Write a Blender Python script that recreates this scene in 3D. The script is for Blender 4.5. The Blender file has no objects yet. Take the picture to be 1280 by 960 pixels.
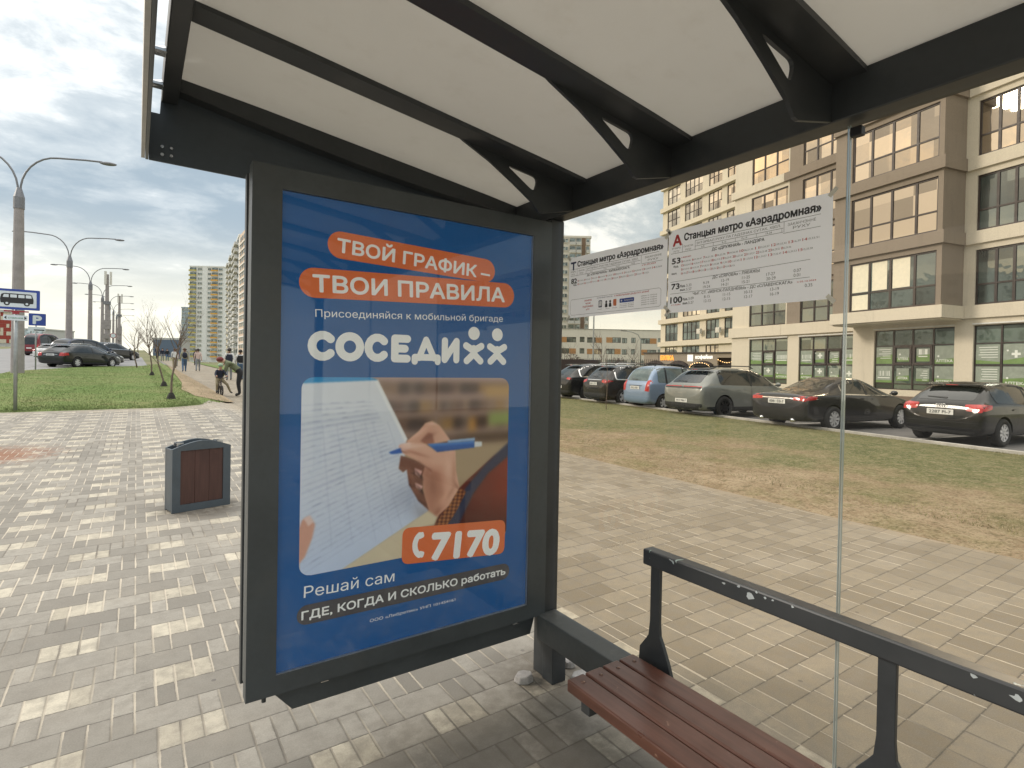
import bpy, bmesh, math, random
import numpy as np
from mathutils import Vector, Matrix
from mathutils.bvhtree import BVHTree
from mathutils.geometry import delaunay_2d_cdt
R = math.radians
random.seed(7); rng = np.random.default_rng(7)
scene = bpy.context.scene
COL = scene.collection

# ------------------------------------------------------------------ camera
EYE = 1.55
cd = bpy.data.cameras.new("camera"); cam = bpy.data.objects.new("camera", cd); COL.objects.link(cam)
yaw, pitch, roll = 0.59895, 0.0099, -0.0182
fw = Vector((math.sin(yaw)*math.cos(pitch), math.cos(yaw)*math.cos(pitch), -math.sin(pitch)))
rt = Vector((math.cos(yaw), -math.sin(yaw), 0)); dn = fw.cross(rt)
r2 = math.cos(roll)*rt + math.sin(roll)*dn
d2 = -math.sin(roll)*rt + math.cos(roll)*dn
cam.matrix_world = Matrix(((r2.x, -d2.x, -fw.x, 0), (r2.y, -d2.y, -fw.y, 0), (r2.z, -d2.z, -fw.z, EYE), (0, 0, 0, 1)))
cd.sensor_width = 36; cd.lens = 36*688.4/1280
cd.shift_y = -14.26/1280
cd.clip_start = 0.02; cd.clip_end = 5000
scene.camera = cam

# ------------------------------------------------------------------ shader helpers
class V:
    """a float socket with arithmetic"""
    def __init__(s, nt, sock): s.nt, s.s = nt, sock
    def op(s, o, b=None, c=None, clamp=False):
        n = s.nt.nodes.new("ShaderNodeMath"); n.operation = o; n.use_clamp = clamp
        for i, x in enumerate((s, b, c)):
            if x is None: continue
            if isinstance(x, V): s.nt.links.new(x.s, n.inputs[i])
            else: n.inputs[i].default_value = x
        return V(s.nt, n.outputs[0])
    def __add__(s, b): return s.op('ADD', b)
    def __sub__(s, b): return s.op('SUBTRACT', b)
    def __mul__(s, b): return s.op('MULTIPLY', b)
    def __truediv__(s, b): return s.op('DIVIDE', b)
    def lt(s, b): return s.op('LESS_THAN', b)
    def gt(s, b): return s.op('GREATER_THAN', b)
    def floor(s): return s.op('FLOOR')
    def mod(s, b): return s.op('FLOORED_MODULO', b)
    def mn(s, b): return s.op('MINIMUM', b)
    def mx(s, b): return s.op('MAXIMUM', b)
    def step(s, a, b, c=0., d=1.):
        n = s.nt.nodes.new("ShaderNodeMapRange"); n.interpolation_type = 'SMOOTHSTEP'
        s.nt.links.new(s.s, n.inputs[0])
        for i, x in enumerate((a, b, c, d)): n.inputs[i+1].default_value = x
        return V(s.nt, n.outputs[0])

def lin(r, g, b):
    f = lambda c: c/12.92 if c <= .04045 else ((c+.055)/1.055)**2.4
    return (f(r/255), f(g/255), f(b/255))
def c4(c): return (c[0], c[1], c[2], 1.0)

def noise(nt, vec, scale, detail=4, rough=.55, dist=0., dim='3D'):
    n = nt.nodes.new("ShaderNodeTexNoise"); n.noise_dimensions = dim
    n.inputs['Scale'].default_value = scale; n.inputs['Detail'].default_value = detail
    n.inputs['Roughness'].default_value = rough; n.inputs['Distortion'].default_value = dist
    if vec is not None: nt.links.new(vec, n.inputs['Vector'])
    return V(nt, n.outputs['Fac'])
def mixc(nt, f, a, b, blend='MIX'):
    n = nt.nodes.new("ShaderNodeMix"); n.data_type = 'RGBA'; n.blend_type = blend
    ii = [i for i in n.inputs if i.enabled]
    def put(sock, x):
        if isinstance(x, V): nt.links.new(x.s, sock)
        elif isinstance(x, bpy.types.NodeSocket): nt.links.new(x, sock)
        elif isinstance(x, (int, float)): sock.default_value = x
        else: sock.default_value = c4(x)
    put(n.inputs[0], f); put(n.inputs[6], a); put(n.inputs[7], b)
    return n.outputs[2]
def newmat(name):
    m = bpy.data.materials.new(name); m.use_nodes = True
    nt = m.node_tree; p = nt.nodes['Principled BSDF']
    return m, nt, p
def coords(nt, kind='Object'):
    n = nt.nodes.new("ShaderNodeTexCoord"); return n.outputs[kind]
def position(nt):
    n = nt.nodes.new("ShaderNodeNewGeometry"); return n.outputs['Position']
def bump(nt, p, h, strength=.3, dist=.01):
    b = nt.nodes.new("ShaderNodeBump"); b.inputs['Strength'].default_value = strength
    b.inputs['Distance'].default_value = dist
    nt.links.new(h.s if isinstance(h, V) else h, b.inputs['Height']); nt.links.new(b.outputs[0], p.inputs['Normal'])

_mats = {}
def mat(name, col, rough=.5, metal=0., var=.12, scale=6., spec=.5, coat=0., bmp=0., dirt=None):
    """painted/solid surface with a little procedural unevenness"""
    if name in _mats: return _mats[name]
    m, nt, p = newmat(name); _mats[name] = m
    v = position(nt)
    n1 = noise(nt, v, scale, 5); n2 = noise(nt, v, scale*9, 3)
    k = (n1*.7 + n2*.3)
    lo = tuple(c*(1-var) for c in col); hi = tuple(min(1, c*(1+var)) for c in col)
    out = mixc(nt, k.step(.3, .7), lo, hi)
    if dirt:
        out = mixc(nt, noise(nt, v, scale*.6, 6, .65).step(.52, .75, 0, dirt[1]), out, dirt[0])
    nt.links.new(out, p.inputs['Base Color'])
    r = k.step(.3, .7, max(0, rough-.06), min(1, rough+.08)); nt.links.new(r.s, p.inputs['Roughness'])
    p.inputs['Metallic'].default_value = metal
    p.inputs['Specular IOR Level'].default_value = spec
    p.inputs['Coat Weight'].default_value = coat; p.inputs['Coat Roughness'].default_value = .04
    if bmp: bump(nt, p, n2, bmp, .004)
    return m

# ------------------------------------------------------------------ sky, sun, exposure
SUN_EL, SUN_AZ = R(27), R(-52)          # azimuth from +Y towards +X
world = bpy.data.worlds.new("World"); scene.world = world; world.use_nodes = True
nt = world.node_tree; bg = nt.nodes['Background']; bg.inputs['Strength'].default_value = .1
sky = nt.nodes.new("ShaderNodeTexSky"); sky.sky_type = 'NISHITA'; sky.sun_disc = False
sky.sun_elevation = SUN_EL; sky.sun_rotation = SUN_AZ; sky.dust_density = 2.5
dirv = coords(nt, 'Generated')
sx = nt.nodes.new("ShaderNodeSeparateXYZ"); nt.links.new(dirv, sx.inputs[0])
X_, Y_, Z_ = (V(nt, sx.outputs[i]) for i in range(3))
zz = Z_.mx(.0) + .30
cb = nt.nodes.new("ShaderNodeCombineXYZ")
nt.links.new((X_/zz).s, cb.inputs[0]); nt.links.new((Y_/zz).s, cb.inputs[1])
mp = nt.nodes.new("ShaderNodeMapping"); nt.links.new(cb.outputs[0], mp.inputs[0])
mp.inputs['Rotation'].default_value = (0, 0, R(35)); mp.inputs['Scale'].default_value = (.95, 1.25, 1); mp.inputs['Location'].default_value = (3.1, 1.7, 0)
n1 = noise(nt, mp.outputs[0], 1.3, 9, .58, .3); n2 = noise(nt, mp.outputs[0], 5.2, 8, .62, .3)
dens = n1*.72 + n2*.28
GREY = tuple(c*10 for c in lin(156, 172, 184)); PALE = tuple(c*10 for c in lin(198, 207, 212)); WHITE = tuple(c*10 for c in lin(242, 245, 245))
c_ = mixc(nt, dens.step(.41, .48), WHITE, PALE)
c_ = mixc(nt, dens.step(.445, .575), c_, GREY)
c_ = mixc(nt, .95, sky.outputs[0], c_)
# overcast overhead, brightened to light the ground, and a pale band low down
c_ = mixc(nt, Z_.step(.56, .85, 0, .9), c_, (19., 18.8, 18.4))
c_ = mixc(nt, Z_.step(.01, .24, .95, 0.), c_, tuple(c*10 for c in lin(244, 240, 222)))
gl = nt.nodes.new("ShaderNodeVectorMath"); gl.operation = 'DOT_PRODUCT'
g = Vector((math.sin(R(-50))*math.cos(R(15)), math.cos(R(-50))*math.cos(R(15)), math.sin(R(15))))
gl.inputs[1].default_value = g; nt.links.new(dirv, gl.inputs[0])
glow = V(nt, gl.outputs['Value'])
c_ = mixc(nt, glow.step(.80, .985, 0, .85)*dens.step(.36, .56, 1., .35), c_, (13.2, 9.3, 5.3))
nt.links.new(c_, bg.inputs['Color'])

sl = bpy.data.lights.new("sun", 'SUN'); sl.energy = 1.5; sl.angle = R(14); sl.color = (1, .94, .85)
sun = bpy.data.objects.new("sun", sl); COL.objects.link(sun)
sd = Vector((math.sin(SUN_AZ)*math.cos(SUN_EL), math.cos(SUN_AZ)*math.cos(SUN_EL), math.sin(SUN_EL)))
sun.rotation_euler = sd.to_track_quat('Z', 'Y').to_euler()
sun.location = (0, 0, 60)
scene.view_settings.view_transform = 'Standard'; scene.view_settings.look = 'None'
scene.view_settings.exposure = 0.42; scene.view_settings.gamma = 1
scene.view_settings.use_curve_mapping = False
scene.render.engine = 'CYCLES'
scene.cycles.max_bounces = 10; scene.cycles.transparent_max_bounces = 24
scene.cycles.diffuse_bounces = 5; scene.cycles.glossy_bounces = 4
scene.cycles.use_denoising = True
scene.cycles.sample_clamp_indirect = 6

# ------------------------------------------------------------------ mesh helpers
class MB:
    def __init__(s): s.v, s.f, s.m = [], [], []
    def add(s, vs, fs, m=0):
        o = len(s.v); s.v += [tuple(v) for v in vs]
        s.f += [tuple(i+o for i in f) for f in fs]; s.m += [m]*len(fs); return s
    def box(s, x0, x1, y0, y1, z0, z1, m=0):
        if x0 > x1: x0, x1 = x1, x0
        if y0 > y1: y0, y1 = y1, y0
        if z0 > z1: z0, z1 = z1, z0
        vs = [(x, y, z) for z in (z0, z1) for y in (y0, y1) for x in (x0, x1)]
        return s.add(vs, [(0, 2, 3, 1), (4, 5, 7, 6), (0, 1, 5, 4), (2, 6, 7, 3), (0, 4, 6, 2), (1, 3, 7, 5)], m)
    def bar(s, a, b, w, h, m=0, up=(0, 0, 1)):
        a, b = Vector(a), Vector(b); t = (b-a).normalized(); u = Vector(up)
        sd_ = t.cross(u).normalized()*w/2; up_ = sd_.cross(t).normalized()*h/2
        vs = [p+i*sd_+j*up_ for p in (a, b) for j in (-1, 1) for i in (-1, 1)]
        return s.add(vs, [(0, 2, 3, 1), (4, 5, 7, 6), (0, 1, 5, 4), (2, 6, 7, 3), (0, 4, 6, 2), (1, 3, 7, 5)], m)
    def tube(s, pts, rad, n=10, m=0, cap=True):
        pts = [Vector(p) for p in pts]
        if not hasattr(rad, '__len__'): rad = [rad]*len(pts)
        o = []; ref = None
        for i, p in enumerate(pts):
            t = (pts[min(i+1, len(pts)-1)]-pts[max(i-1, 0)]).normalized()
            if ref is None: ref = Vector((1, 0, 0)) if abs(t.x) < .9 else Vector((0, 1, 0))
            a = (ref - t*ref.dot(t)).normalized(); ref = a; b = t.cross(a)
            o += [p + rad[i]*(math.cos(2*math.pi*k/n)*a + math.sin(2*math.pi*k/n)*b) for k in range(n)]
        fs = [(i*n+k, i*n+(k+1) % n, (i+1)*n+(k+1) % n, (i+1)*n+k) for i in range(len(pts)-1) for k in range(n)]
        if cap: fs += [tuple(range(n))[::-1], tuple((len(pts)-1)*n+k for k in range(n))]
        return s.add(o, fs, m)
    def prism(s, poly, ax, a0, a1, m=0):
        """poly in the two other axes: 'x'->(y,z), 'y'->(x,z), 'z'->(x,y)"""
        def P(q, a): return {'x': (a, q[0], q[1]), 'y': (q[0], a, q[1]), 'z': (q[0], q[1], a)}[ax]
        n = len(poly)
        vs = [P(q, a0) for q in poly]+[P(q, a1) for q in poly]
        return s.add(vs, [tuple(range(n))[::-1], tuple(range(n, 2*n))]+[(i, (i+1) % n, n+(i+1) % n, n+i) for i in range(n)], m)
    def ball(s, c, r, n=8, m=0, sz=(1, 1, 1)):
        vs = []; fs = []
        for i in range(n+1):
            a = math.pi*i/n
            for k in range(n*2):
                b = math.pi*k/n
                vs.append((c[0]+r*sz[0]*math.sin(a)*math.cos(b), c[1]+r*sz[1]*math.sin(a)*math.sin(b), c[2]+r*sz[2]*math.cos(a)))
        w = n*2
        for i in range(n):
            for k in range(w): fs.append((i*w+k, (i+1)*w+k, (i+1)*w+(k+1) % w, i*w+(k+1) % w))
        return s.add(vs, fs, m)
    def mesh(s, name, mats, smooth=False, fix=True):
        me = bpy.data.meshes.new(name); me.from_pydata(s.v, [], s.f)
        for x in (mats if isinstance(mats, (list, tuple)) else [mats]): me.materials.append(x)
        me.polygons.foreach_set('material_index', s.m)
        if smooth: me.polygons.foreach_set('use_smooth', [True]*len(s.f))
        if fix:
            bm = bmesh.new(); bm.from_mesh(me); bmesh.ops.remove_doubles(bm, verts=bm.verts, dist=1e-6)
            bmesh.ops.recalc_face_normals(bm, faces=bm.faces); bm.to_mesh(me); bm.free()
        me.update(); return me
    def build(s, name, mats, parent=None, smooth=False, bevel=0, fix=True, seg=2):
        return link(name, s.mesh(name, mats, smooth, fix), parent, bevel, seg)
def link(name, me, parent=None, bevel=0, seg=2):
    o = bpy.data.objects.new(name, me); COL.objects.link(o)
    if parent is not None: o.parent = parent
    if bevel:
        b = o.modifiers.new("bevel", 'BEVEL'); b.width = bevel; b.segments = seg; b.limit_method = 'ANGLE'; b.angle_limit = R(35)
    return o
def tag(o, label=None, cat=None, group=None, kind=None):
    if label: o['label'] = label
    if cat: o['category'] = cat
    if group: o['group'] = group
    if kind: o['kind'] = kind
    return o
def thing(name, label, cat, loc=(0, 0, 0), rz=0, group=None):
    o = bpy.data.objects.new(name, None); COL.objects.link(o); o.empty_display_size = .2
    o.location = loc; o.rotation_euler = (0, 0, rz); return tag(o, label, cat, group)
def evaluated(o, name):
    dg = bpy.context.evaluated_depsgraph_get(); dg.update()
    me = bpy.data.meshes.new_from_object(o.evaluated_get(dg)); me.name = name; return me
def circle(cx, cy, r, n=24, a0=0, a1=2*math.pi): return [(cx+r*math.cos(a0+(a1-a0)*i/n), cy+r*math.sin(a0+(a1-a0)*i/n)) for i in range(n)]
def rrect(x0, y0, x1, y1, r, n=6):
    out = []
    for cx, cy, a in ((x1-r, y1-r, 0), (x0+r, y1-r, 90), (x0+r, y0+r, 180), (x1-r, y0+r, 270)):
        out += [(cx+r*math.cos(R(a+90*i/n)), cy+r*math.sin(R(a+90*i/n))) for i in range(n+1)]
    return out
def rounded(poly, r, n=4):
    out = []; m = len(poly)
    for i in range(m):
        p0, p, p1 = (Vector(poly[(i+k) % m]) for k in (-1, 0, 1))
        a, b = (p0-p), (p1-p); d = min(r, a.length*.45, b.length*.45)
        A, B = p+a.normalized()*d, p+b.normalized()*d
        for k in range(n+1):
            t = k/n; q = A*(1-t)**2+p*2*t*(1-t)+B*t*t; out.append((q.x, q.y))
    return out
_tm = {}
def text_geo(body, bold=0., res=3):
    """outline of a line of writing as triangles, height of a capital letter = 1"""
    key = (body, bold, res)
    if key in _tm: return _tm[key]
    c = bpy.data.curves.new('lettering', 'FONT'); c.body = body; c.resolution_u = res; c.fill_mode = 'FRONT'
    o = bpy.data.objects.new('lettering', c); COL.objects.link(o)
    dg = bpy.context.evaluated_depsgraph_get(); dg.update()
    cu = o.evaluated_get(dg).to_curve(dg, apply_modifiers=False); loops = []
    for sp in cu.splines:
        bp = sp.bezier_points; n = len(bp); L = []
        for i in range(n):
            a, b = bp[i], bp[(i+1) % n]
            straight = (a.handle_right-a.co).length < 1e-5 and (b.handle_left-b.co).length < 1e-5
            for k in range(1 if straight else res+1):
                t = k/(res+1); q = a.co*(1-t)**3+a.handle_right*3*t*(1-t)**2+b.handle_left*3*t*t*(1-t)+b.co*t**3
                if not L or (Vector((q.x, q.y))-L[-1]).length > 1e-4: L.append(Vector((q.x, q.y)))
        if len(L) > 2: loops.append(L)
    o.evaluated_get(dg).to_curve_clear(); bpy.data.objects.remove(o); bpy.data.curves.remove(c)
    # letters may be drawn as overlapping outlines: cut them into triangles and keep what the winding rule fills
    loops.sort(key=lambda L: min(p.x for p in L)); groups = []; right = -1e9
    for L in loops:
        if min(p.x for p in L) > right: groups.append([])
        groups[-1].append(L); right = max(right, max(p.x for p in L))
    v, f = [], []
    for gs in groups:
        pts, eds = [], []
        for L in gs:
            s0 = len(pts); pts += L; eds += [(s0+i, s0+(i+1) % len(L)) for i in range(len(L))]
        ov, oe, of, *_ = delaunay_2d_cdt(pts, eds, [], 0, 1e-5)
        A = np.array([(p.x, p.y) for L in gs for p in L]); B = np.array([(p.x, p.y) for L in gs for p in L[1:]+L[:1]])
        for t in of:
            cx, cy = sum(ov[i].x for i in t)/len(t), sum(ov[i].y for i in t)/len(t)
            up = (A[:, 1] <= cy) & (B[:, 1] > cy); dn_ = (A[:, 1] > cy) & (B[:, 1] <= cy)
            side = (B[:, 0]-A[:, 0])*(cy-A[:, 1])-(cx-A[:, 0])*(B[:, 1]-A[:, 1])
            if (up & (side > 0)).sum()-(dn_ & (side < 0)).sum() != 0: f.append(tuple(i+len(v) for i in t))
        v += [(p.x, p.y) for p in ov]
    v = np.array(v) if v else np.zeros((0, 2))
    _tm[key] = (v, f); return v, f
CAP = .727
def write(mb, body, place, x, y, h, width=None, bold=0., rot=0., align='L', m=0, res=3):
    """place(u,v) -> 3D; baseline start (x,y), cap height h, optional total width"""
    v, f = text_geo(body, 0., res)
    if len(v) == 0: return
    sy = h/CAP; x0, x1 = v[:, 0].min(), v[:, 0].max()
    sx_ = sy if width is None else width/(x1-x0)
    u = (v[:, 0]-x0)*sx_; w = v[:, 1]*sy
    tot = (x1-x0)*sx_
    if align == 'C': u = u-tot/2
    if align == 'R': u = u-tot
    c, s_ = math.cos(rot), math.sin(rot)
    o_, a_, b_ = (Vector(place(*q)) for q in ((0, 0), (1, 0), (0, 1))); nrm = (a_-o_).cross(b_-o_).normalized()*max(.00005, h*.0012)
    e = bold*h*1.9      # heavier weight: the same outline printed several times, slightly apart
    for k, (i, j) in enumerate(((0, 0), (e, 0), (-e, 0), (0, e), (0, -e), (e*.7, e*.7), (-e*.7, e*.7), (e*.7, -e*.7), (-e*.7, -e*.7)) if bold >= .01 else ((0, 0),)):
        mb.add([Vector(place(x+i+a*c-b*s_, y+j+a*s_+b*c))+nrm*k for a, b in zip(u, w)], f, m)
def flat(mb, poly, place, m=0):
    mb.add([place(*q) for q in poly], [tuple(range(len(poly)))], m)

# terrain height: the place climbs gently away from the stop
def G(x, y):
    if x <= 1.8: s = .025
    elif x <= 2.8: s = .025-.008*(x-1.8)
    elif x <= 6.2: s = .017
    elif x >= 13: s = .006
    else: s = .017-.011*(x-6.2)/6.8
    return s*min(max(0, y-3), 170)
def sheet(name, mtl, inside, xs, ys, dz, parent=None):
    """ground sheet over a grid; cells kept where inside(xc,yc)"""
    xs = list(xs); ys = list(ys); mb = MB(); idx = {}
    for i in range(len(xs)-1):
        for j in range(len(ys)-1):
            if not inside((xs[i]+xs[i+1])/2, (ys[j]+ys[j+1])/2): continue
            q = []
            for a, b in ((i, j), (i+1, j), (i+1, j+1), (i, j+1)):
                if (a, b) not in idx:
                    idx[(a, b)] = len(mb.v); mb.v.append((xs[a], ys[b], G(xs[a], ys[b])+dz))
                q.append(idx[(a, b)])
            mb.f.append(tuple(q)); mb.m.append(0)
    return mb.build(name, mtl, parent, fix=False)

# ------------------------------------------------------------------ ground
def paver_material():
    m, nt, p = newmat('concrete_pavers')
    pos = position(nt); s = nt.nodes.new("ShaderNodeSeparateXYZ"); nt.links.new(pos, s.inputs[0])
    X, Y = V(nt, s.outputs[0]), V(nt, s.outputs[1])
    wob = noise(nt, pos, 3.0, 2)
    X = X + (wob-.5)*.006
    u = (X+.40)/.0817; r = (Y-3.085)/.1724
    ri = r.floor(); fy = r-ri
    rm = ri.mod(3.0)
    # start of the long stone inside the six-unit repeat: 3, 5, 1 for the three courses
    L = rm*2.0+3.0
    L = L - L.gt(6.5)*6.0
    n = u.floor(); fx = u-n
    v = (n-L).mod(6.0); inlong = v.lt(2.5)
    start = n - v*inlong
    span = inlong*2.0+1.0
    dx = (u-start).mn(start+span-u)*.0817       # metres to the joint across X
    dy = fy.mn(V(nt, fy.s)*-1.0+1.0)*.1724
    six = n.mod(6.0)
    # plain running bond of wider stones beyond the glass
    wz = X.gt(2.38)
    u2 = X/.205+rm*.37+ri.mod(2.0)*.21; n2_ = u2.floor(); f2 = u2-n2_
    dx = dx*(wz*-1.0+1.0) + f2.mn(f2*-1.0+1.0)*.205*wz
    start = start*(wz*-1.0+1.0) + (n2_*1.0+500.0)*wz
    white = six.lt(2.5)*rm.lt(.5)
    white = white*X.lt(2.4)*Y.lt(16.5)*Y.gt(-20)
    # beyond the glass: only a plain bond, warmer stones
    warm = X.step(1.9, 2.5)
    cbn = nt.nodes.new("ShaderNodeCombineXYZ"); nt.links.new(start.s, cbn.inputs[0]); nt.links.new(ri.s, cbn.inputs[1])
    wn = nt.nodes.new("ShaderNodeTexWhiteNoise"); wn.noise_dimensions = '2D'; nt.links.new(cbn.outputs[0], wn.inputs['Vector'])
    rnd = V(nt, wn.outputs['Value'])
    fine = noise(nt, pos, 160, 3); mid = noise(nt, pos, 14, 6, .65); big = noise(nt, pos, 1.1, 5, .6)
    grey = mixc(nt, rnd, (.205, .188, .160), (.35, .322, .275))
    grey = mixc(nt, warm, grey, mixc(nt, rnd, (.205, .168, .118), (.295, .248, .180)))
    wht = mixc(nt, rnd, (.41, .365, .285), (.56, .505, .40))
    col = mixc(nt, white, grey, wht)
    col = mixc(nt, mid.step(.35, .7, 0, .5), col, (.205, .185, .155))
    col = mixc(nt, big.step(.45, .75, 0, .40), col, (.36, .32, .26))
    k = fine*.5+.75
    col = mixc(nt, 1.0, col, k.s, 'MULTIPLY')
    # dark spots: gum and drips
    sp = nt.nodes.new("ShaderNodeTexVoronoi"); sp.inputs['Scale'].default_value = 6.5; nt.links.new(pos, sp.inputs['Vector'])
    spot = V(nt, sp.outputs['Distance']).lt(.075)*noise(nt, pos, .9, 2).gt(.53)
    col = mixc(nt, spot*.55, col, (.10, .09, .085))
    # rusty soil spilled by the lawn side
    d = nt.nodes.new("ShaderNodeVectorMath"); d.operation = 'DISTANCE'; d.inputs[1].default_value = (-1.75, 10.4, .19); nt.links.new(pos, d.inputs[0])
    rust = (V(nt, d.outputs['Value'])*-1.0 + 1.05 + (mid-.5)*1.9)
    col = mixc(nt, rust.step(.0, .8, 0, .8), col, (.25, .105, .05))
    # sandy joints along Y, dark joints along X
    jw = (noise(nt, pos, 5, 4)-.3)*.010 + .0026 + (noise(nt, pos, 70, 3)-.5)*.006
    jx = dx.lt(jw); jy = dy.lt((noise(nt, pos, 55, 3)-.5)*.006+.0026); edge_ = dx.mn(dy).step(.0, .016, .34, 0.)
    hue = V(nt, wn.outputs['Color'])
    col = mixc(nt, edge_*mid.step(.4, .6), col, (.15, .13, .11))
    col = mixc(nt, jy*.7, col, (.095, .085, .07))
    col = mixc(nt, jx*.8, col, mixc(nt, noise(nt, pos, .8, 3).step(.36, .56), (.13, .115, .095), (.56, .49, .385)))
    sand = X.step(5.6, 6.3, -.45, .5) + (mid-.5)*1.6 + (big-.5)*.8
    sand2 = Y.step(14.6, 16.6, -.45, .45)*X.lt(2.4) + (mid-.5)*1.5
    col = mixc(nt, sand.step(.15, .8, 0, .75), col, (.34, .265, .18)); col = mixc(nt, sand2.mx(-1.0).step(.1, .7, 0, .6)*Y.gt(14.0), col, (.42, .35, .26))
    def near_(px, py, r0, r1):      # contact shadow and dirt painted round a foot
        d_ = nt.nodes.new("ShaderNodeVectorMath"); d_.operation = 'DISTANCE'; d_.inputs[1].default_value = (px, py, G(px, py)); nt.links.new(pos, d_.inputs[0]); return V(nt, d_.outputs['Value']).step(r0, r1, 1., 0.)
    grime_shade = near_(.55, 6.3, .20, .52).mx(near_(1.74, 2.18, .06, .42)).mx(near_(1.74, 1.2, .3, .8)*.5).mx(X.step(.3, .9)*X.step(2.2, 1.7)*Y.step(2.5, 1.9)*Y.gt(-4.0)*.55)
    col = mixc(nt, grime_shade*mid.step(.25, .65, .35, .95), col, (.135, .115, .09))
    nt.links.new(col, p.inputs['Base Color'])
    p.inputs['Roughness'].default_value = .82; p.inputs['Specular IOR Level'].default_value = .3
    h = dx.mn(dy).step(0, .008)*1.0 + fine*.10 + mid*.25 + rnd*.35
    bump(nt, p, h, .55, .004)
    return m
def ground_material(name, stops, scale=1.0, rough=.95, bmpd=.02):
    """stops: colours blended by layered noise, from rare to common"""
    m, nt, p = newmat(name); pos = position(nt)
    a = noise(nt, pos, .35*scale, 7, .62); b = noise(nt, pos, 2.3*scale, 6, .65); c = noise(nt, pos, 38*scale, 4, .6)
    f = a*.45+b*.35+c*.2
    r = nt.nodes.new("ShaderNodeValToRGB"); nt.links.new(f.s, r.inputs[0])
    els = r.color_ramp.elements
    for i, (t, cc) in enumerate(stops):
        e = els[i] if i < 2 else els.new(t)
        e.position = t; e.color = c4(cc)
    nt.links.new(r.outputs[0], p.inputs['Base Color']); p.inputs['Roughness'].default_value = rough
    p.inputs['Specular IOR Level'].default_value = .2
    bump(nt, p, c*.6+b, .6, bmpd)
    return m
PAVER = paver_material()
GRASS = ground_material('short_green_turf', [(.34, (.085, .155, .03)), (.44, (.118, .175, .045)), (.52, (.15, .19, .06)), (.60, (.20, .20, .08)), (.68, (.28, .215, .12))])
DRY = ground_material('dry_trodden_turf', [(.36, (.085, .105, .035)), (.44, (.15, .145, .060)), (.52, (.235, .185, .095)), (.60, (.33, .245, .145)), (.70, (.40, .31, .20))])
DIRT = ground_material('bare_sandy_soil', [(.36, (.19, .14, .085)), (.5, (.285, .215, .135)), (.66, (.37, .29, .19))])
ASPH = ground_material('worn_asphalt', [(.36, (.12, .115, .11)), (.5, (.17, .165, .16)), (.66, (.225, .215, .205))], 1.4, .85, .006)
ROADM = ground_material('pale_road_asphalt', [(.36, (.20, .195, .19)), (.5, (.25, .245, .24)), (.66, (.30, .29, .28))], 1.2, .85, .006)
LAND = ground_material('rough_open_land', [(.36, (.10, .12, .05)), (.5, (.17, .17, .085)), (.66, (.25, .21, .14))], .3)
def strip_material():
    m, nt, p = newmat('trodden_grass_strip'); pos = position(nt); s = nt.nodes.new("ShaderNodeSeparateXYZ"); nt.links.new(pos, s.inputs[0])
    X, Y = V(nt, s.outputs[0]), V(nt, s.outputs[1])
    t = X-Y*.05-6.2
    a = noise(nt, pos, .55, 6, .6); b = noise(nt, pos, 2.6, 7, .68); c = noise(nt, pos, 30, 4, .6)
    sand = mixc(nt, b.step(.35, .65), (.245, .175, .108), (.385, .295, .20)); turf = mixc(nt, b.step(.35, .65), (.085, .105, .036), (.165, .16, .07)); straw = (.225, .18, .098)
    f = t*.19 + (a-.5)*2.6 + (b-.5)*1.8 + .14
    col = mixc(nt, f.step(.10, .55), sand, straw); col = mixc(nt, f.step(.42, 1.0), col, turf)
    e8 = noise(nt, pos, 8, 6, .72); e3 = noise(nt, pos, 70, 3, .6)
    col = mixc(nt, e8.step(.50, .66, 0, .6), col, (.34, .285, .18)); col = mixc(nt, e8.step(.48, .34, 0, .6), col, (.085, .08, .035))
    col = mixc(nt, c.step(.5, .68, 0, .6), col, (.36, .30, .19)); col = mixc(nt, c.step(.5, .32, 0, .6), col, (.075, .07, .03)); col = mixc(nt, e3.step(.56, .7, 0, .4), col, (.42, .37, .26))
    nt.links.new(col, p.inputs['Base Color']); p.inputs['Roughness'].default_value = .95; p.inputs['Specular IOR Level'].default_value = .15
    bump(nt, p, c*.7+b+e8, .9, .035); return m
STRIPM = strip_material()
CONC = mat('kerb_concrete', (.42, .40, .36), .85, var=.2, scale=3, bmp=.3)

def frange(a, b, st): 
    n = max(1, int(round((b-a)/st))); return [a+(b-a)*i/n for i in range(n+1)]
YS = frange(-14, 20, 2)+frange(22, 100, 3)[0:]+[120, 150, 173, 220, 400, 800, 2000]
YS = sorted(set(YS))
XS = sorted(set([1.8, 2.35, 2.8, 6.2, 13, -900, -300, -100, -40, -20]+frange(-12, 22, 2)+[30, 45, 70, 120, 300, 900]))
tag(sheet('ground', LAND, lambda x, y: True, XS, YS, -.06), kind='structure')
def curb_x(y): return 13.62+.167*y
# pavement: the stop's apron and the walk that runs on beside the lawn
apx = sorted(set([-5.2, -4.2, -3.2, -2.2, -1.2, -.3, .6, 1.2, 1.8, 2.35]+[2.35, 2.8, 3.6, 4.5, 5.3, 6.2]))
apy = sorted(set(frange(-10, 3, 2)+frange(3, 16.4, 1.2)+[19, 22]+frange(22, 96, 3)))
tag(sheet('pavement', PAVER, lambda x, y: (y < 19) or (x > 2.35), apx, apy, 0), kind='structure')
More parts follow.
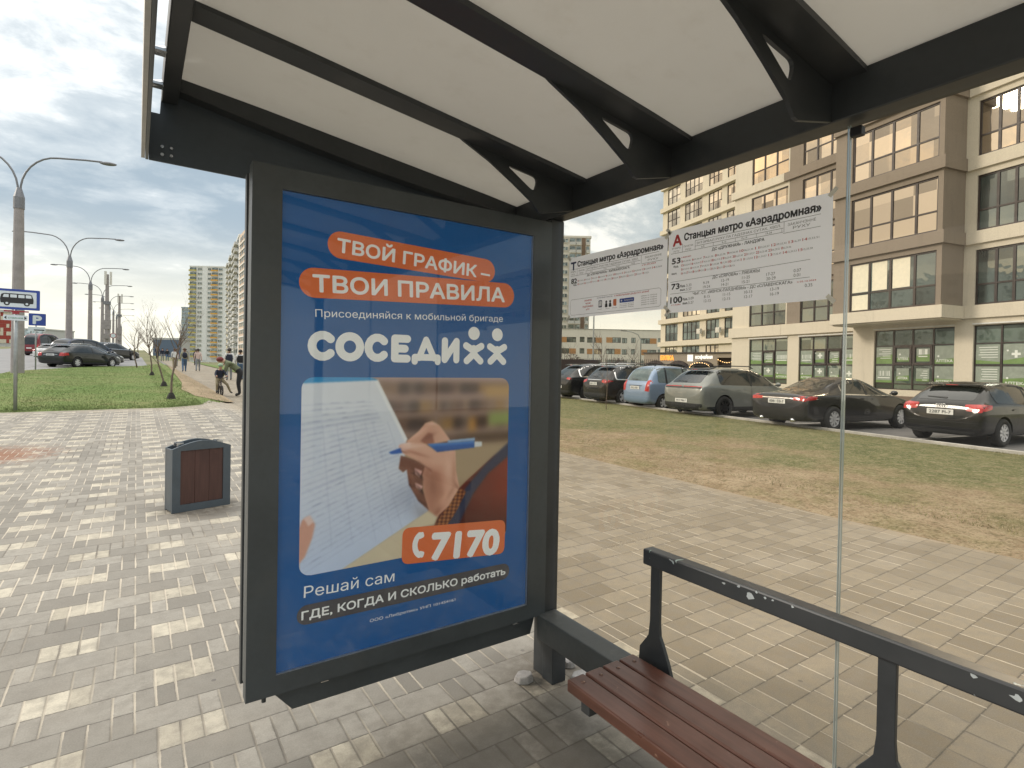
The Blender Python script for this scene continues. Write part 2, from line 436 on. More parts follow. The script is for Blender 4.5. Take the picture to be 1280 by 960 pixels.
# left road and the parking apron behind the lawn
tag(sheet('road', ROADM, lambda x, y: True, frange(-19, -5.35, 2.5), sorted(set(frange(-14, 3, 4)+frange(3, 173, 5))), -.02), kind='structure')
def strip(name, mtl, pts_a, pts_b, dz, cols=6, kind='structure'):
    """sheet between two edge lines given as matched lists of (x,y)"""
    mb = MB(); n = len(pts_a)
    for i in range(n):
        for k in range(cols+1):
            t = k/cols; x = pts_a[i][0]*(1-t)+pts_b[i][0]*t; y = pts_a[i][1]*(1-t)+pts_b[i][1]*t
            mb.v.append((x, y, G(x, y)+(dz(t, x, y) if callable(dz) else dz)))
    for i in range(n-1):
        for k in range(cols):
            a = i*(cols+1)+k; mb.f.append((a, a+1, a+cols+2, a+cols+1)); mb.m.append(0)
    return tag(mb.build(name, mtl, fix=False), kind=kind)
# left lawn: near edge (from the photograph's plan) to far edge
near = [(-5.2, 16.15), (-4.0, 16.2), (-2.45, 16.23), (-1.58, 16.31), (-.63, 16.4), (.72, 16.52), (1.44, 17.05), (2.05, 18.0), (2.33, 18.6)]
far = [(-5.2, 37.4), (-4.0, 41.0), (-2.9, 44.0), (-1.9, 45.2), (-.9, 46.4), (.3, 47.8), (1.1, 51.0), (1.8, 54.3), (2.33, 55.0)]
def lerp_edges(a, b, n):
    return [[(a[i][0]*(1-t)+b[i][0]*t, a[i][1]*(1-t)+b[i][1]*t) for t in [k/n for k in range(n+1)]] for i in range(len(a))]
cols_ = lerp_edges(near, far, 22)
mb = MB()
for ci, c in enumerate(cols_):
    for ri_, (x, y) in enumerate(c): mb.v.append((x, y, G(x, y)+(-.006 if ri_ == 0 or ci == len(cols_)-1 else .035)))
for i in range(len(cols_)-1):
    for k in range(22):
        a = i*23+k; mb.f.append((a, a+23, a+24, a+1)); mb.m.append(0)
tag(mb.build('lawn', GRASS, fix=False), kind='structure')
strip('soil_edge', DIRT, [(2.45, y) for y in (18.4, 20, 23, 27, 32, 38, 45, 54)], [(x, y) for x, y in ((2.20, 18.2), (1.55, 20), (1.35, 23), (1.6, 27), (1.7, 32), (1.8, 38), (1.95, 45), (2.1, 54))], .042, 5)
strip('parking_apron', ROADM, [(-5.3, 37.0), (-4.0, 40.8), (-1.5, 45.6), (.3, 47.6), (2.3, 54.8)], [(-5.3, 72), (-3.5, 74), (-1.5, 78), (.3, 82), (2.3, 88)], -.012, 8)
strip('verge', GRASS, [(-5.3, 73), (-1.5, 78.5), (2.3, 88.5)], [(-5.3, 120), (-1.5, 120), (2.3, 120)], .03, 6)
strip('path_verge', GRASS, [(6.25, 24), (6.25, 40), (6.25, 60), (6.25, 90)], [(9.5, 24), (10, 40), (11, 60), (14, 90)], .04, 4)
# right-hand strip of trodden grass between the pavement and the car park kerb
ry = frange(-8, 66, 2)
strip('grass_strip', STRIPM, [(6.12, y) for y in ry], [(curb_x(y)-.02, y) for y in ry], lambda t, x, y: -.014+.022*min(1, t*14)+.06*math.sin(math.pi*t)+.02*t, 14)
strip('car_park', ASPH, [(curb_x(y)+.12, y) for y in ry], [(30.2+.23*(y-9.6), y) for y in ry], -.03, 8)
mb = MB()
for a, b in zip(ry[:-1], ry[1:]):
    x0, x1 = curb_x(a), curb_x(b)
    for zlo, zhi in ((-.10, .085),):
        vs = []
        for x, y in ((x0, a), (x0+.15, a), (x1+.15, b), (x1, b)):
            vs += [(x, y, G(x, y)+zlo), (x, y, G(x, y)+zhi)]
        mb.add(vs, [(1, 3, 5, 7), (0, 1, 7, 6), (2, 4, 5, 3), (0, 2, 3, 1), (4, 6, 7, 5)])
tag(mb.build('kerb', CONC, fix=False), kind='structure')
# bay markings on the car park
WPAINT = mat('road_marking_white', (.70, .69, .66), .7, var=.2, scale=8)
mb = MB()
for y in (2.3, 5.6, 8.95, 12.1, 15.0, 17.6, 20.2):
    x = curb_x(y)+.25; L_ = 4.6; a = R(-10)
    p = [(x, y), (x+L_*math.cos(a), y+L_*math.sin(a))]
    nx, ny = -math.sin(a)*.06, math.cos(a)*.06
    mb.add([(p[0][0]-nx, p[0][1]-ny, G(*p[0])-.024), (p[1][0]-nx, p[1][1]-ny, G(*p[1])-.024), (p[1][0]+nx, p[1][1]+ny, G(*p[1])-.024), (p[0][0]+nx, p[0][1]+ny, G(*p[0])-.024)], [(0, 1, 2, 3)])
tag(mb.build('bay_marking', WPAINT, fix=False), kind='structure')
# grass blades: one mass nobody could count
def blades(name, mtl, n, sample, h, w, label):
    vs = np.zeros((n*3, 3)); k = 0
    while k < n:
        x, y, keep = sample()
        if not keep: continue
        a = random.uniform(0, 6.28); hh = h*random.uniform(.5, 1.3); ww = w*random.uniform(.6, 1.3)
        z = G(x, y)+.03; t = random.uniform(-.5, .5)*hh; s_ = random.uniform(-.5, .5)*hh
        vs[k*3] = (x-ww*math.cos(a), y-ww*math.sin(a), z); vs[k*3+1] = (x+ww*math.cos(a), y+ww*math.sin(a), z); vs[k*3+2] = (x+t, y+s_, z+hh); k += 1
    me = bpy.data.meshes.new(name); me.from_pydata(vs.tolist(), [], [(3*i, 3*i+1, 3*i+2) for i in range(n)])
    me.materials.append(mtl); me.update()
    return tag(link(name, me), label, 'grass', kind='stuff')
def s_lawn():
    u, v = random.random(), random.random()**1.6
    i = min(int(u*8), 7); t = u*8-i
    ax = near[i][0]*(1-t)+near[i+1][0]*t; ay = near[i][1]*(1-t)+near[i+1][1]*t
    bx = far[i][0]*(1-t)+far[i+1][0]*t; by = far[i][1]*(1-t)+far[i+1][1]*t
    x, y = ax*(1-v)+bx*v, ay*(1-v)+by*v
    bare = (x > 1.5 and random.random() < .85) or (math.sin(x*1.9+2)*math.sin(y*.8+x)+math.sin(x*5.1)*math.sin(y*3.3)*.5 > .95 and random.random() < .6)
    return x, y-.05*random.random(), not bare
GBL = mat('grass_blade', (.135, .178, .056), .8, var=.35, scale=1.2)
DBL = mat('dry_grass_blade', (.25, .225, .11), .85, var=.5, scale=.9)
blades('lawn_grass', GBL, 60000, s_lawn, .030, .007, 'short green grass covering the lawn beside the bus stop sign')
def s_strip():
    y = 1+33*random.random()**1.5; x = random.uniform(7.0, curb_x(y)-.05)
    d = .5+.5*math.sin(x*1.3+y*.4)*math.sin(y*.55-x*.3)
    far_ = (x-6.5)/(curb_x(y)-6.5)
    return x, y, random.random() < (.15+.85*d)*(.25+.75*far_)
blades('strip_grass', DBL, 130000, s_strip, .032, .005, 'thin yellowing grass on the strip beyond the glass, before the parked cars')

# ------------------------------------------------------------------ bus shelter
DARK = mat('anthracite_paint', (.034, .038, .041), .42, var=.18, scale=4, dirt=((.075, .072, .066), .5), spec=.45)
DARK2 = mat('anthracite_frame_paint', (.052, .060, .064), .38, var=.12, scale=5, dirt=((.07, .068, .06), .35), spec=.5)
STEEL = mat('bare_steel', (.55, .56, .57), .25, 1., var=.1)
BLACKP = mat('black_plastic', (.012, .012, .013), .5, var=.2)
def roof_mat():
    m, nt, p = newmat('white_roof_sheet'); pos = position(nt)
    a = noise(nt, pos, .9, 5, .6); b = noise(nt, pos, 7, 6, .65)
    col = mixc(nt, a.step(.3, .7), (.68, .675, .655), (.79, .785, .765))
    col = mixc(nt, b.step(.5, .8, 0, .4), col, (.52, .48, .42))
    nt.links.new(col, p.inputs['Base Color']); p.inputs['Roughness'].default_value = .13
    p.inputs['Specular IOR Level'].default_value = .5
    t = nt.nodes.new("ShaderNodeBsdfTranslucent"); t.inputs['Color'].default_value = (.78, .75, .69, 1)
    mx = nt.nodes.new("ShaderNodeMixShader"); mx.inputs[0].default_value = .42
    nt.links.new(p.outputs[0], mx.inputs[1]); nt.links.new(t.outputs[0], mx.inputs[2])
    nt.links.new(mx.outputs[0], nt.nodes['Material Output'].inputs[0])
    bump(nt, p, noise(nt, pos, 1.6, 2), .25, .02)
    return m
ROOFW = roof_mat()
def glass_mat(name, tint, ior=1.38, rough=0.0, smear=True):
    m, nt, p = newmat(name); nt.nodes.remove(p); pos = position(nt)
    tr = nt.nodes.new("ShaderNodeBsdfTransparent"); tr.inputs[0].default_value = c4(tint)
    gl = nt.nodes.new("ShaderNodeBsdfGlossy"); gl.inputs['Roughness'].default_value = rough
    fr = nt.nodes.new("ShaderNodeFresnel"); gm = nt.nodes.new("ShaderNodeNewGeometry")
    k = V(nt, gm.outputs['Backfacing'])*(1/ior-ior)+ior; nt.links.new(k.s, fr.inputs[0])
    mx = nt.nodes.new("ShaderNodeMixShader")
    nt.links.new(fr.outputs[0], mx.inputs[0]); nt.links.new(tr.outputs[0], mx.inputs[1]); nt.links.new(gl.outputs[0], mx.inputs[2])
    out = mx.outputs[0]
    if smear:   # a film of dust
        df = nt.nodes.new("ShaderNodeBsdfDiffuse"); df.inputs[0].default_value = (.6, .57, .5, 1)
        m2 = nt.nodes.new("ShaderNodeMixShader"); sz_ = nt.nodes.new("ShaderNodeSeparateXYZ"); nt.links.new(pos, sz_.inputs[0]); low = V(nt, sz_.outputs[2]).step(.3, 1.0, .05, 0.)
        d = noise(nt, pos, 2.2, 7, .65).step(.40, .8, .004, .036) + low*noise(nt, pos, 9, 6, .7).step(.4, .7)
        nt.links.new(d.s, m2.inputs[0]); nt.links.new(out, m2.inputs[1]); nt.links.new(df.outputs[0], m2.inputs[2]); out = m2.outputs[0]
    nt.links.new(out, nt.nodes['Material Output'].inputs[0]); return m
GLASS = glass_mat('bronze_tinted_glass', (.955, .915, .84))
EDGE = mat('polished_glass_edge', (.36, .42, .40), .1, 0., var=.05, spec=.9, coat=1)

sh = thing('bus_shelter', 'dark grey bus shelter with white sloping roof and glass back wall', 'bus shelter', (1.74, .8, 0))
def lk(mb, name, m, parent, origin=(0, 0, 0), **k):
    """build with vertices given in world space, parent at origin (unrotated)"""
    mb.v = [(v[0]-origin[0], v[1]-origin[1], v[2]-origin[2]) for v in mb.v]
    return mb.build(name, m, parent, **k)
SO = (1.74, .8, 0)
def shelf(mb, name, m, **k): return lk(mb, name, m, sh, SO, **k)
for y in (2.165, -2.25):
    shelf(MB().box(1.700, 1.782, y, y+.085, 0, 2.29), 'post', DARK, bevel=.004)
shelf(MB().box(1.698, 1.785, -2.4, 2.50, 2.292, 2.432), 'back_beam', DARK, bevel=.004)
def zr(x): return 2.652-.134*x          # underside of the roof sheet
# roof sheet: a gently bowed sheet between the beams
mb = MB(); nx = 12
for i in range(nx+1):
    x = .074+(1.86-.074)*i/nx
    for y in (-2.45, 2.53): mb.v.append((x, y, zr(x)+.002+.012*math.sin(math.pi*i/nx)))
for i in range(nx): mb.f.append((2*i, 2*i+1, 2*i+3, 2*i+2)); mb.m.append(0)
o = shelf(mb, 'roof_panel', ROOFW, smooth=True, fix=False)
sol = o.modifiers.new('thickness', 'SOLIDIFY'); sol.thickness = .01; sol.offset = 1
shelf(MB().box(.070, .124, -2.45, 2.53, 2.545, 2.628), 'front_beam', DARK, bevel=.004)
# rafters with a pierced bracket at the back
def rafter(y, xfoot_y=None, foot_z=2.30, top=1.12, arch=False):
    mb = MB(); w = .10; N = 14
    lo = []
    for i in range(N+1):
        x = .118+(1.698-.118)*i/N
        dep = .020
        if arch: dep = .055+.03*math.sin(math.pi*i/N)
        lo.append((x, zr(x)-dep))
    poly = lo+[(x, zr(x)-.001) for x in (1.698, .118)]
    mb.prism(poly, 'y', y, y+w); 
    o = shelf(mb, 'rafter', DARK)
    if xfoot_y is None: return
    # bracket: tapering plate with a rounded triangular hole, standing under the rafter's edge
    P = lambda q: (q[0], y+w-.006, zr(q[0])+q[1])
    outer = [P(q) for q in ((1.08, -.012), (1.105, -.022), (1.23, -.060), (1.347, -.109), (1.459, -.163), (1.495, -.196), (1.515, -.198), (1.6975, -.130), (1.6975, -.022), (1.4, -.022))]
    hole = [P(q) for q in rounded([(1.318, -.046), (1.49, -.046), (1.472, -.118)], .03, 5)]
    bm = bmesh.new()
    nrm = Vector((0, .006, 0))
    ov = [bm.verts.new(Vector(q)) for q in outer]; hv = [bm.verts.new(Vector(q)) for q in hole]
    es = [bm.edges.new((a[i], a[(i+1) % len(a)])) for a in (ov, hv) for i in range(len(a))]
    bmesh.ops.triangle_fill(bm, use_beauty=True, use_dissolve=False, edges=es)
    geom = bmesh.ops.extrude_face_region(bm, geom=bm.faces[:])
    for v_ in geom['geom']:
        if isinstance(v_, bmesh.types.BMVert): v_.co += nrm*2
    bmesh.ops.recalc_face_normals(bm, faces=bm.faces)
    for v_ in bm.verts: v_.co -= Vector(SO)
    me = bpy.data.meshes.new('bracket'); bm.to_mesh(me); bm.free(); me.materials.append(DARK)
    br = link('bracket', me, sh)
rafter(2.47, arch=True)
rafter(1.91, 2.13, 2.30); rafter(1.33, 1.54, 2.335); rafter(.735, .90, 2.345); rafter(.12, .30, 2.34); rafter(-.48, -.30, 2.34); rafter(-1.08, -.9, 2.34); rafter(-1.68, -1.5, 2.34); rafter(-2.42)
# gable plate closing the end, front fascia and its clips
mb = MB(); mb.prism([(.032, 2.318), (1.75, 2.300), (1.75, zr(1.75)+.01), (.075, zr(.075)+.01), (.066, 2.50), (.032, 2.50)], 'y', 2.532, 2.54)
shelf(mb, 'gable_plate', mat('slate_blue_plate_paint', (.050, .064, .078), .4, var=.1, scale=4))
shelf(MB().box(.008, .020, -2.45, 2.54, 2.322, 2.565), 'fascia', mat('weathered_aluminium', (.42, .41, .38), .5, .4, var=.15))
shelf(MB().box(.021, .031, -2.45, 2.54, 2.318, 2.56), 'fascia_rail', DARK2, bevel=.002)
for y in (2.38, 2.12, .6, -1.2):
    mb = MB().tube([(.031, y, 2.545), (.070, y, 2.555)], .012, 10); mb.box(.032, .07, y-.022, y+.022, 2.540, 2.548)
    mb.tube([(.03, y-.012, 2.535), (.03, y-.012, 2.575)], .005, 8)
    shelf(mb, 'fascia_clip', STEEL)
for a in (0, 1):
    for b in (0, 1): shelf(MB().tube([(.075+.03*a, 2.531, 2.345+.03*b), (.075+.03*a, 2.525, 2.345+.03*b)], .006, 10), 'bolt', STEEL)
shelf(MB().box(1.650, 1.768, -2.25, 2.163, .21, .33), 'base_rail', mat('worn_rail_paint', (.055, .06, .06), .55, var=.3, scale=5, dirt=((.19, .185, .17), .6)), bevel=.006)
shelf(MB().box(1.69, 1.775, 2.08, 2.163, 0, .209), 'rail_foot', DARK, bevel=.004)
shelf(MB().box(1.69, 1.775, -1.0, -.915, 0, .209), 'rail_foot', DARK, bevel=.004)
for y0, y1 in ((.807, 2.155), (-.548, .801), (-1.90, -.554)):
    o = shelf(MB().add([(1.755, y0, .334), (1.755, y1, .334), (1.755, y1, 2.288), (1.755, y0, 2.288)], [(0, 1, 2, 3)]), 'glass_pane', GLASS, fix=False)
    if y0 > -1.5: MB().box(1.7505, 1.7595, y0-.0006, y0+.0010, .334, 2.288).build('tmp', EDGE)
    if y1 < 2: MB().box(1.7505, 1.7595, y1-.0010, y1+.0006, .334, 2.288).build('tmp', EDGE)
    for e_ in [q for q in COL.objects if q.name.startswith('tmp')]: e_.name = 'polished_edge'; e_.parent = o; e_.location = (-SO[0], -SO[1], -SO[2])
for y in (.80, -.55):
    for z in (2.262, .345):
        shelf(MB().box(1.742, 1.768, y-.034, y-.002, z-.012, z+.016), 'glass_clamp', BLACKP, bevel=.003)

# ------------------------------------------------------------------ advertising display
BX0, BX1, BZ0, BZ1, BY = .335, 1.692, .323, 2.268, 2.150
PX0, PX1, PZ0, PZ1 = .437, 1.583, .393, 2.186
ad = thing('advertising_display', 'tall dark lightbox holding a blue poster about a mobile team, beside the shelter post', 'advertising display', (1.0, 2.2, 0))
AO = (1.0, 2.2, 0)
mb = MB()
mb.box(BX0, PX0, BY, BY+.055, BZ0, BZ1); mb.box(PX1, BX1, BY, BY+.055, BZ0, BZ1)
mb.box(PX0, PX1, BY, BY+.055, BZ0, PZ0); mb.box(PX0, PX1, BY, BY+.055, PZ1, BZ1)
lk(mb, 'frame', DARK2, ad, AO)
lk(MB().box(BX0+.006, BX1-.002, BY+.056, BY+.115, BZ0+.03, BZ1-.012), 'housing', mat('grey_housing_paint', (.16, .165, .16), .4, var=.1), ad, AO, bevel=.003)
lk(MB().box(BX0-.001, BX1-.002, BY+.116, BY+.15, BZ0+.015, BZ1-.012), 'rear_frame', DARK, ad, AO, bevel=.003)
mb = MB(); mb.prism([(.425, .322), (.505, .228), (1.63, .226), (1.66, .322)], 'y', BY+.035, BY+.13)
lk(mb, 'bottom_skirt', DARK2, ad, AO, bevel=.004)
for x in (.60, 1.50): lk(MB().box(x, x+.03, BY-.002, BY+.004, .318, .3225), 'latch', STEEL, ad, AO)
lk(MB().tube([(.40, BY+.02, .322), (.40, BY+.02, .300)], .008, 8), 'drain_stub', DARK, ad, AO)
ALU = mat('aluminium_trim', (.6, .6, .6), .35, .9, var=.05)
mb = MB(); e = .003
mb.box(PX0, PX1, BY+.004, BY+.016, PZ0+.0005, PZ0+e); mb.box(PX1-e, PX1-.0005, BY+.004, BY+.016, PZ0+e, PZ1)
lk(mb, 'inner_trim', ALU, ad, AO)

PRINT_GLOW = .10
def ink(name, rgb, k=1.0):
    m = mat(name, tuple(c*k for c in lin(*rgb)), .45, var=.03, scale=2, spec=.25); p = m.node_tree.nodes['Principled BSDF']
    p.inputs['Emission Color'].default_value = c4(lin(*rgb)); p.inputs['Emission Strength'].default_value = PRINT_GLOW; return m      # faint glow added to brighten the print
BLUE = ink('poster_blue', (22, 88, 150)); ORANGE = ink('poster_orange', (224, 116, 68)); WHT = ink('poster_white', (242, 240, 238)); BROWN = ink('poster_charcoal', (78, 74, 78))
def pp(layer):
    y = BY+.0165-.0006*layer
    return lambda u, v: (PX0+u-AO[0], y-AO[1], PZ0+v)
po = MB().add([pp(0)(*q) for q in ((0, 0), (1.146, 0), (1.146, 1.793), (0, 1.793))], [(0, 1, 2, 3)]).build('poster', BLUE, ad, fix=False)
def pill(x0, y0, x1, y1, r, a=None):
    """rounded bar from (x0,y0) to (x1,y1) (its axis ends), half height r"""
    ang = math.atan2(y1-y0, x1-x0) if a is None else a
    return circle(x1, y1, r, 14, ang-math.pi/2, ang+math.pi/2)+[(x1+r*math.cos(ang+math.pi/2), y1+r*math.sin(ang+math.pi/2))] + circle(x0, y0, r, 14, ang+math.pi/2, ang+1.5*math.pi)+[(x0+r*math.cos(ang-math.pi/2), y0+r*math.sin(ang-math.pi/2))]
mb = MB(); flat(mb, pill(.222, 1.622, .882, 1.598, .053), pp(1)); mb.build('orange_banner', ORANGE, po, fix=False); mb = MB(); flat(mb, pill(.122, 1.465, .988, 1.494, .057), pp(2)); mb.build('orange_banner', ORANGE, po, fix=False); mb = MB()
flat(mb, rounded([(.497, .470), (1.018, .433), (1.014, .272), (.494, .316)], .035, 6), pp(4))
mb.build('orange_banner', ORANGE, po, fix=False)
mb = MB(); flat(mb, pill(.112, .196, 1.008, .186, .038), pp(3)); mb.build('charcoal_banner', BROWN, po, fix=False)
mb = MB()
write(mb, 'ТВОЙ ГРАФИК –', pp(2.5), .206, 1.595, .052, .70, .022, math.atan2(-.031, .62))
write(mb, 'ТВОИ ПРАВИЛА', pp(3.2), .118, 1.432, .063, .872, .022, math.atan2(.031, .865))
write(mb, 'Присоединяйся к мобильной бригаде', pp(1), .127, 1.336, .029, .858, .002, math.atan2(.033, .859))
# the wordmark in fat rounded strokes
def stroke(mb, pts, w, lay):
    out = []
    for k in range(len(pts)-1):
        a, b = pts[k], pts[k+1]
        flat(mb, pill(a[0], a[1], b[0], b[1], w), pp(lay+.04*(k % 3)))
def arc(cx, cy, rx, ry, a0, a1, n=14): return [(cx+rx*math.cos(R(a0+(a1-a0)*i/n)), cy+ry*math.sin(R(a0+(a1-a0)*i/n))) for i in range(n+1)]
W_ = .0165; y0, y1 = 1.168, 1.284; ym = (y0+y1)/2; ry_ = (y1-y0)/2-W_
def ribbon(mb, pts, w, lay):
    """smooth constant-width band with round ends as one outline"""
    L, Rr = [], []
    for i, p in enumerate(pts):
        a = Vector(pts[max(i-1, 0)]); b = Vector(pts[min(i+1, len(pts)-1)]); t = (b-a).normalized(); n = Vector((-t.y, t.x))*w
        L.append(Vector(p)+n); Rr.append(Vector(p)-n)
    for i in range(len(pts)-1): flat(mb, [tuple(L[i]), tuple(Rr[i]), tuple(Rr[i+1]), tuple(L[i+1])], pp(lay))
    for p, d in ((pts[0], Vector(pts[0])-Vector(pts[1])), (pts[-1], Vector(pts[-1])-Vector(pts[-2]))):
        an = math.atan2(d.y, d.x); flat(mb, circle(p[0], p[1], w, 12, an-math.pi/2, an+math.pi/2)+[(p[0]+w*math.cos(an+math.pi/2), p[1]+w*math.sin(an+math.pi/2))], pp(lay))
ribbon(mb, arc(.156, ym, .040, ry_, 42, 318), W_, 1)
q_ = arc(.262, ym, .041, ry_, 0, 360, 28); o_ring = [((.262+(.041+s_*W_)*math.cos(R(a)), ym+(ry_+s_*W_)*math.sin(R(a)))) for s_ in (1, -1) for a in range(0, 360, 12)]
for i in range(30): flat(mb, [o_ring[i], o_ring[(i+1) % 30], o_ring[30+(i+1) % 30], o_ring[30+i]], pp(1))
ribbon(mb, arc(.375, ym, .038, ry_, 42, 318), W_, 1.2)
x = .450
for q in (((x, y0+W_), (x, y1-W_)), ((x, y0+W_), (x+.055, y0+W_)), ((x, ym), (x+.045, ym)), ((x, y1-W_), (x+.055, y1-W_))): stroke(mb, q, W_, 1+.07*(len(mb.v) % 11))
x = .545
for i, q in enumerate((((x+.015, y0+.022), (x+.047, y1-W_)), ((x+.047, y1-W_), (x+.085, y0+.022)), ((x-.005, y0+.024), (x+.103, y0+.024)), ((x-.005, y0+.022), (x-.005, y0+.006)), ((x+.103, y0+.022), (x+.103, y0+.006)))): stroke(mb, q, W_*.86, 1+.06*i)
x = .682
for i, q in enumerate((((x, y1-W_), (x, y0+W_)), ((x, y0+W_), (x+.058, y1-W_)), ((x+.058, y1-W_), (x+.058, y0+W_)))): stroke(mb, q, W_*.92, 1+.06*i)
for cx in (.829, .955):
    flat(mb, circle(cx, 1.307, .030, 20), pp(1)); s_ = .0158
    for i, q in enumerate((((cx-.040, 1.250), (cx, 1.228)), ((cx+.040, 1.250), (cx, 1.228)), ((cx, 1.236), (cx, 1.218)), ((cx, 1.214), (cx-.036, 1.182)), ((cx, 1.214), (cx+.036, 1.182)))): stroke(mb, q, s_*(1.15 if i == 2 else 1), 1+.06*i)
write(mb, '7170', pp(5), .632, .316, .112, .342, .040, math.atan2(-.036, .37))
# handset
ribbon(mb, arc(.590, .386, .036, .048, 115, 245, 10), .012, 5)
flat(mb, rounded([(.566, .436), (.592, .442), (.598, .418), (.574, .410)], .008), pp(5.3)); flat(mb, rounded([(.566, .336), (.592, .328), (.600, .352), (.576, .362)], .008), pp(5.3))
write(mb, 'Решай сам', pp(1), .099, .262, .044, .365, .002, math.atan2(-.010, .37))
write(mb, 'ГДЕ, КОГДА И СКОЛЬКО работать', pp(4), .092, .180, .031, .930, .020, math.atan2(-.008, .93))
write(mb, 'ООО «Либретик» УНП 101454161', pp(1), .361, .104, .0125, .395, .0)
mb.build('lettering', WHT, po, fix=False)

# the printed photograph: a hand filling in a form, painted as coloured points of a flat sheet
def printed_picture():
    W, H = 300, 242; SS = 3; w, h = W*SS, H*SS
    yy, xx = np.mgrid[0:h, 0:w]; U = (xx+.5)/w*100; Vv = (yy+.5)/h*100
    img = np.zeros((h, w, 3))
    def col(m, c, a=1.0):
        c = np.array(c, float)/255; m = (m*a)[..., None]; img[:] = img*(1-m)+c*m
    def poly(pts):
        m = np.zeros((h, w), bool); n = len(pts)
        for i in range(n):
            x0, y0 = pts[i]; x1, y1 = pts[(i+1) % n]
            if y0 == y1: continue
            m ^= ((y0 > Vv) != (y1 > Vv)) & (U < (x1-x0)*(Vv-y0)/(y1-y0)+x0)
        return m.astype(float)
    def blur(a, r):
        k = np.exp(-np.arange(-3*r, 3*r+1)**2/(2*r*r)); k /= k.sum(); n = len(k)//2
        for ax in (0, 1):
            pad = [(0, 0)]*a.ndim; pad[ax] = (n, n); b = np.pad(a, pad, 'edge'); o = np.zeros_like(a)
            for i, kk in enumerate(k):
                sl_ = [slice(None)]*a.ndim; sl_[ax] = slice(i, i+a.shape[ax]); o += kk*b[tuple(sl_)]
            a = o
        return a
    rr = np.random.default_rng(3)
    img[:] = np.array((176, 152, 122))/255
    col((Vv > 62).astype(float), (92, 62, 52))
    for (v0, v1) in ((80.6, 90.6), (66.6, 77.3), (90.6, 97.2)):
        x = 28.
        while x < 100:
            d = rr.uniform(2, 6); c = [(70, 46, 42), (112, 80, 64), (140, 108, 88), (96, 66, 60), (62, 44, 44), (160, 134, 112), (156, 116, 70), (112, 90, 82)][rr.integers(8)]
            top = v1-rr.uniform(0, 1.5)
            col(((U >= x) & (U < x+d) & (Vv > v0) & (Vv < top)).astype(float), c); x += d
    for a, b, c in ((97.2, 100.5, (186, 158, 150)), (86.6, 90.8, (168, 138, 128)), (77.3, 80.8, (164, 136, 126)), (66.0, 70.0, (160, 134, 122))): col(((Vv > a) & (Vv < b)).astype(float), c)
    col(((Vv > 88) & (Vv < 96) & (U > 86)).astype(float), (186, 146, 92)); col(((Vv > 71) & (Vv < 79) & (U > 88)).astype(float), (150, 160, 96)); col(((Vv > 68) & (Vv < 76) & (U > 77) & (U < 81)).astype(float), (196, 140, 72))
    col(((Vv > 61) & (Vv < 66.5) & (U > 70)).astype(float), (88, 66, 54))
    img[:] = blur(img, 13)
    P = dict(
 paper=[(-.8,97.5),(30.9,98.3),(45.3,64.4),(44.4,53.5),(56.8,24.4),(16.1,-.6),(.3,-1.8)],
 folder=[(-.8,100.7),(27.8,100.3),(31.7,98.3),(-.8,96.6)],
 backsheet=[(29.9,98.3),(31.7,98.5),(45.8,65.6),(44.7,63.8)],
 thumb=[(-.4,23.4),(1.1,28.7),(4,30.1),(6.2,25.6),(5.1,18.8),(2.4,10),(-.2,6.5)],
 sleeve=[(102,57.8),(103,3.5),(58.7,12),(64.5,27.1),(76.7,39.1),(91,51.6)],
 collar=[(101.9,61.5),(102.1,52.7),(88.5,41.9),(80.1,30.3),(72.1,12.2),(64.7,13.6),(76.1,35),(87,47.7)],
 cuff=[(71.7,35.6),(76.2,32.2),(70.7,20.7),(65.9,13.4),(59.6,14.5),(65.7,24.2)],
 hand=[(41.7,62.5),(46.5,64),(54.5,62.3),(60.4,57.2),(67,58.6),(70.1,57),(70.6,45.3),(72.5,35.2),(66.9,25.1),(61,19.9),(56.8,24.4),(54.3,34),(53.3,44.7),(54.6,49.8),(50,53.6),(44.3,57.4),(42.1,59.9)],
 finger=[(45.1,64.4),(50.9,69.6),(54.3,74.1),(57.8,75.1),(61.6,72.3),(67.3,63.4),(59.1,62),(47.6,62.2)],
 fingershade=[(52.1,64.2),(55.8,68.7),(57.9,68),(59.1,62.4),(54.5,62.2)],
 under=[(42.7,56.9),(50,53.6),(54.6,49.8),(53.4,36.8),(57.1,24),(51.5,30.5),(46.8,40.3),(45.6,48.8),(43.9,47.4),(41.8,49.7)],
 nail1=[(49.3,49.3),(53.1,47.1),(52.1,43.5),(49.8,45.9)], nail2=[(49.7,41.2),(53.5,38.6),(52.7,35.7),(50.2,38.3)],
 nail3=[(42.3,63.3),(47.1,63.6),(47.6,60.9),(44.3,58.9),(42.3,60.6)],
 palmshade=[(54.6,49.8),(61.8,45),(64.4,32.6),(61,20.3),(56.8,24.4),(54.3,34),(53.3,44.7)],
 penbody=[(55.6,62.1),(80.2,62.2),(80.5,58.2),(60.6,57.2)], pentip=[(37,59.2),(42.6,61.1),(43.4,58.1),(38.3,58)],
 penend=[(80.5,61.7),(84.5,61.3),(84.6,58.5),(80.5,58.4)], penclip=[(65.7,63.5),(80.4,64),(80.7,62.3),(66.1,62.1)],
 floor=[(16.1,-.6),(56.8,24.4),(61.2,20.3),(59.6,15.9),(46,14.5),(45.3,-8.7),(16.2,-8.8)])
    S = lambda k, r=1.2: blur(poly(P[k]), r)
    col(S('floor', 3), (214, 198, 170))
    pap = S('paper'); col(pap, (216, 220, 232)); col(pap*np.clip((Vv-60)/60, 0, 1), (232, 232, 236)); col(pap*np.clip((45-Vv)/60, 0, 1), (190, 204, 232))
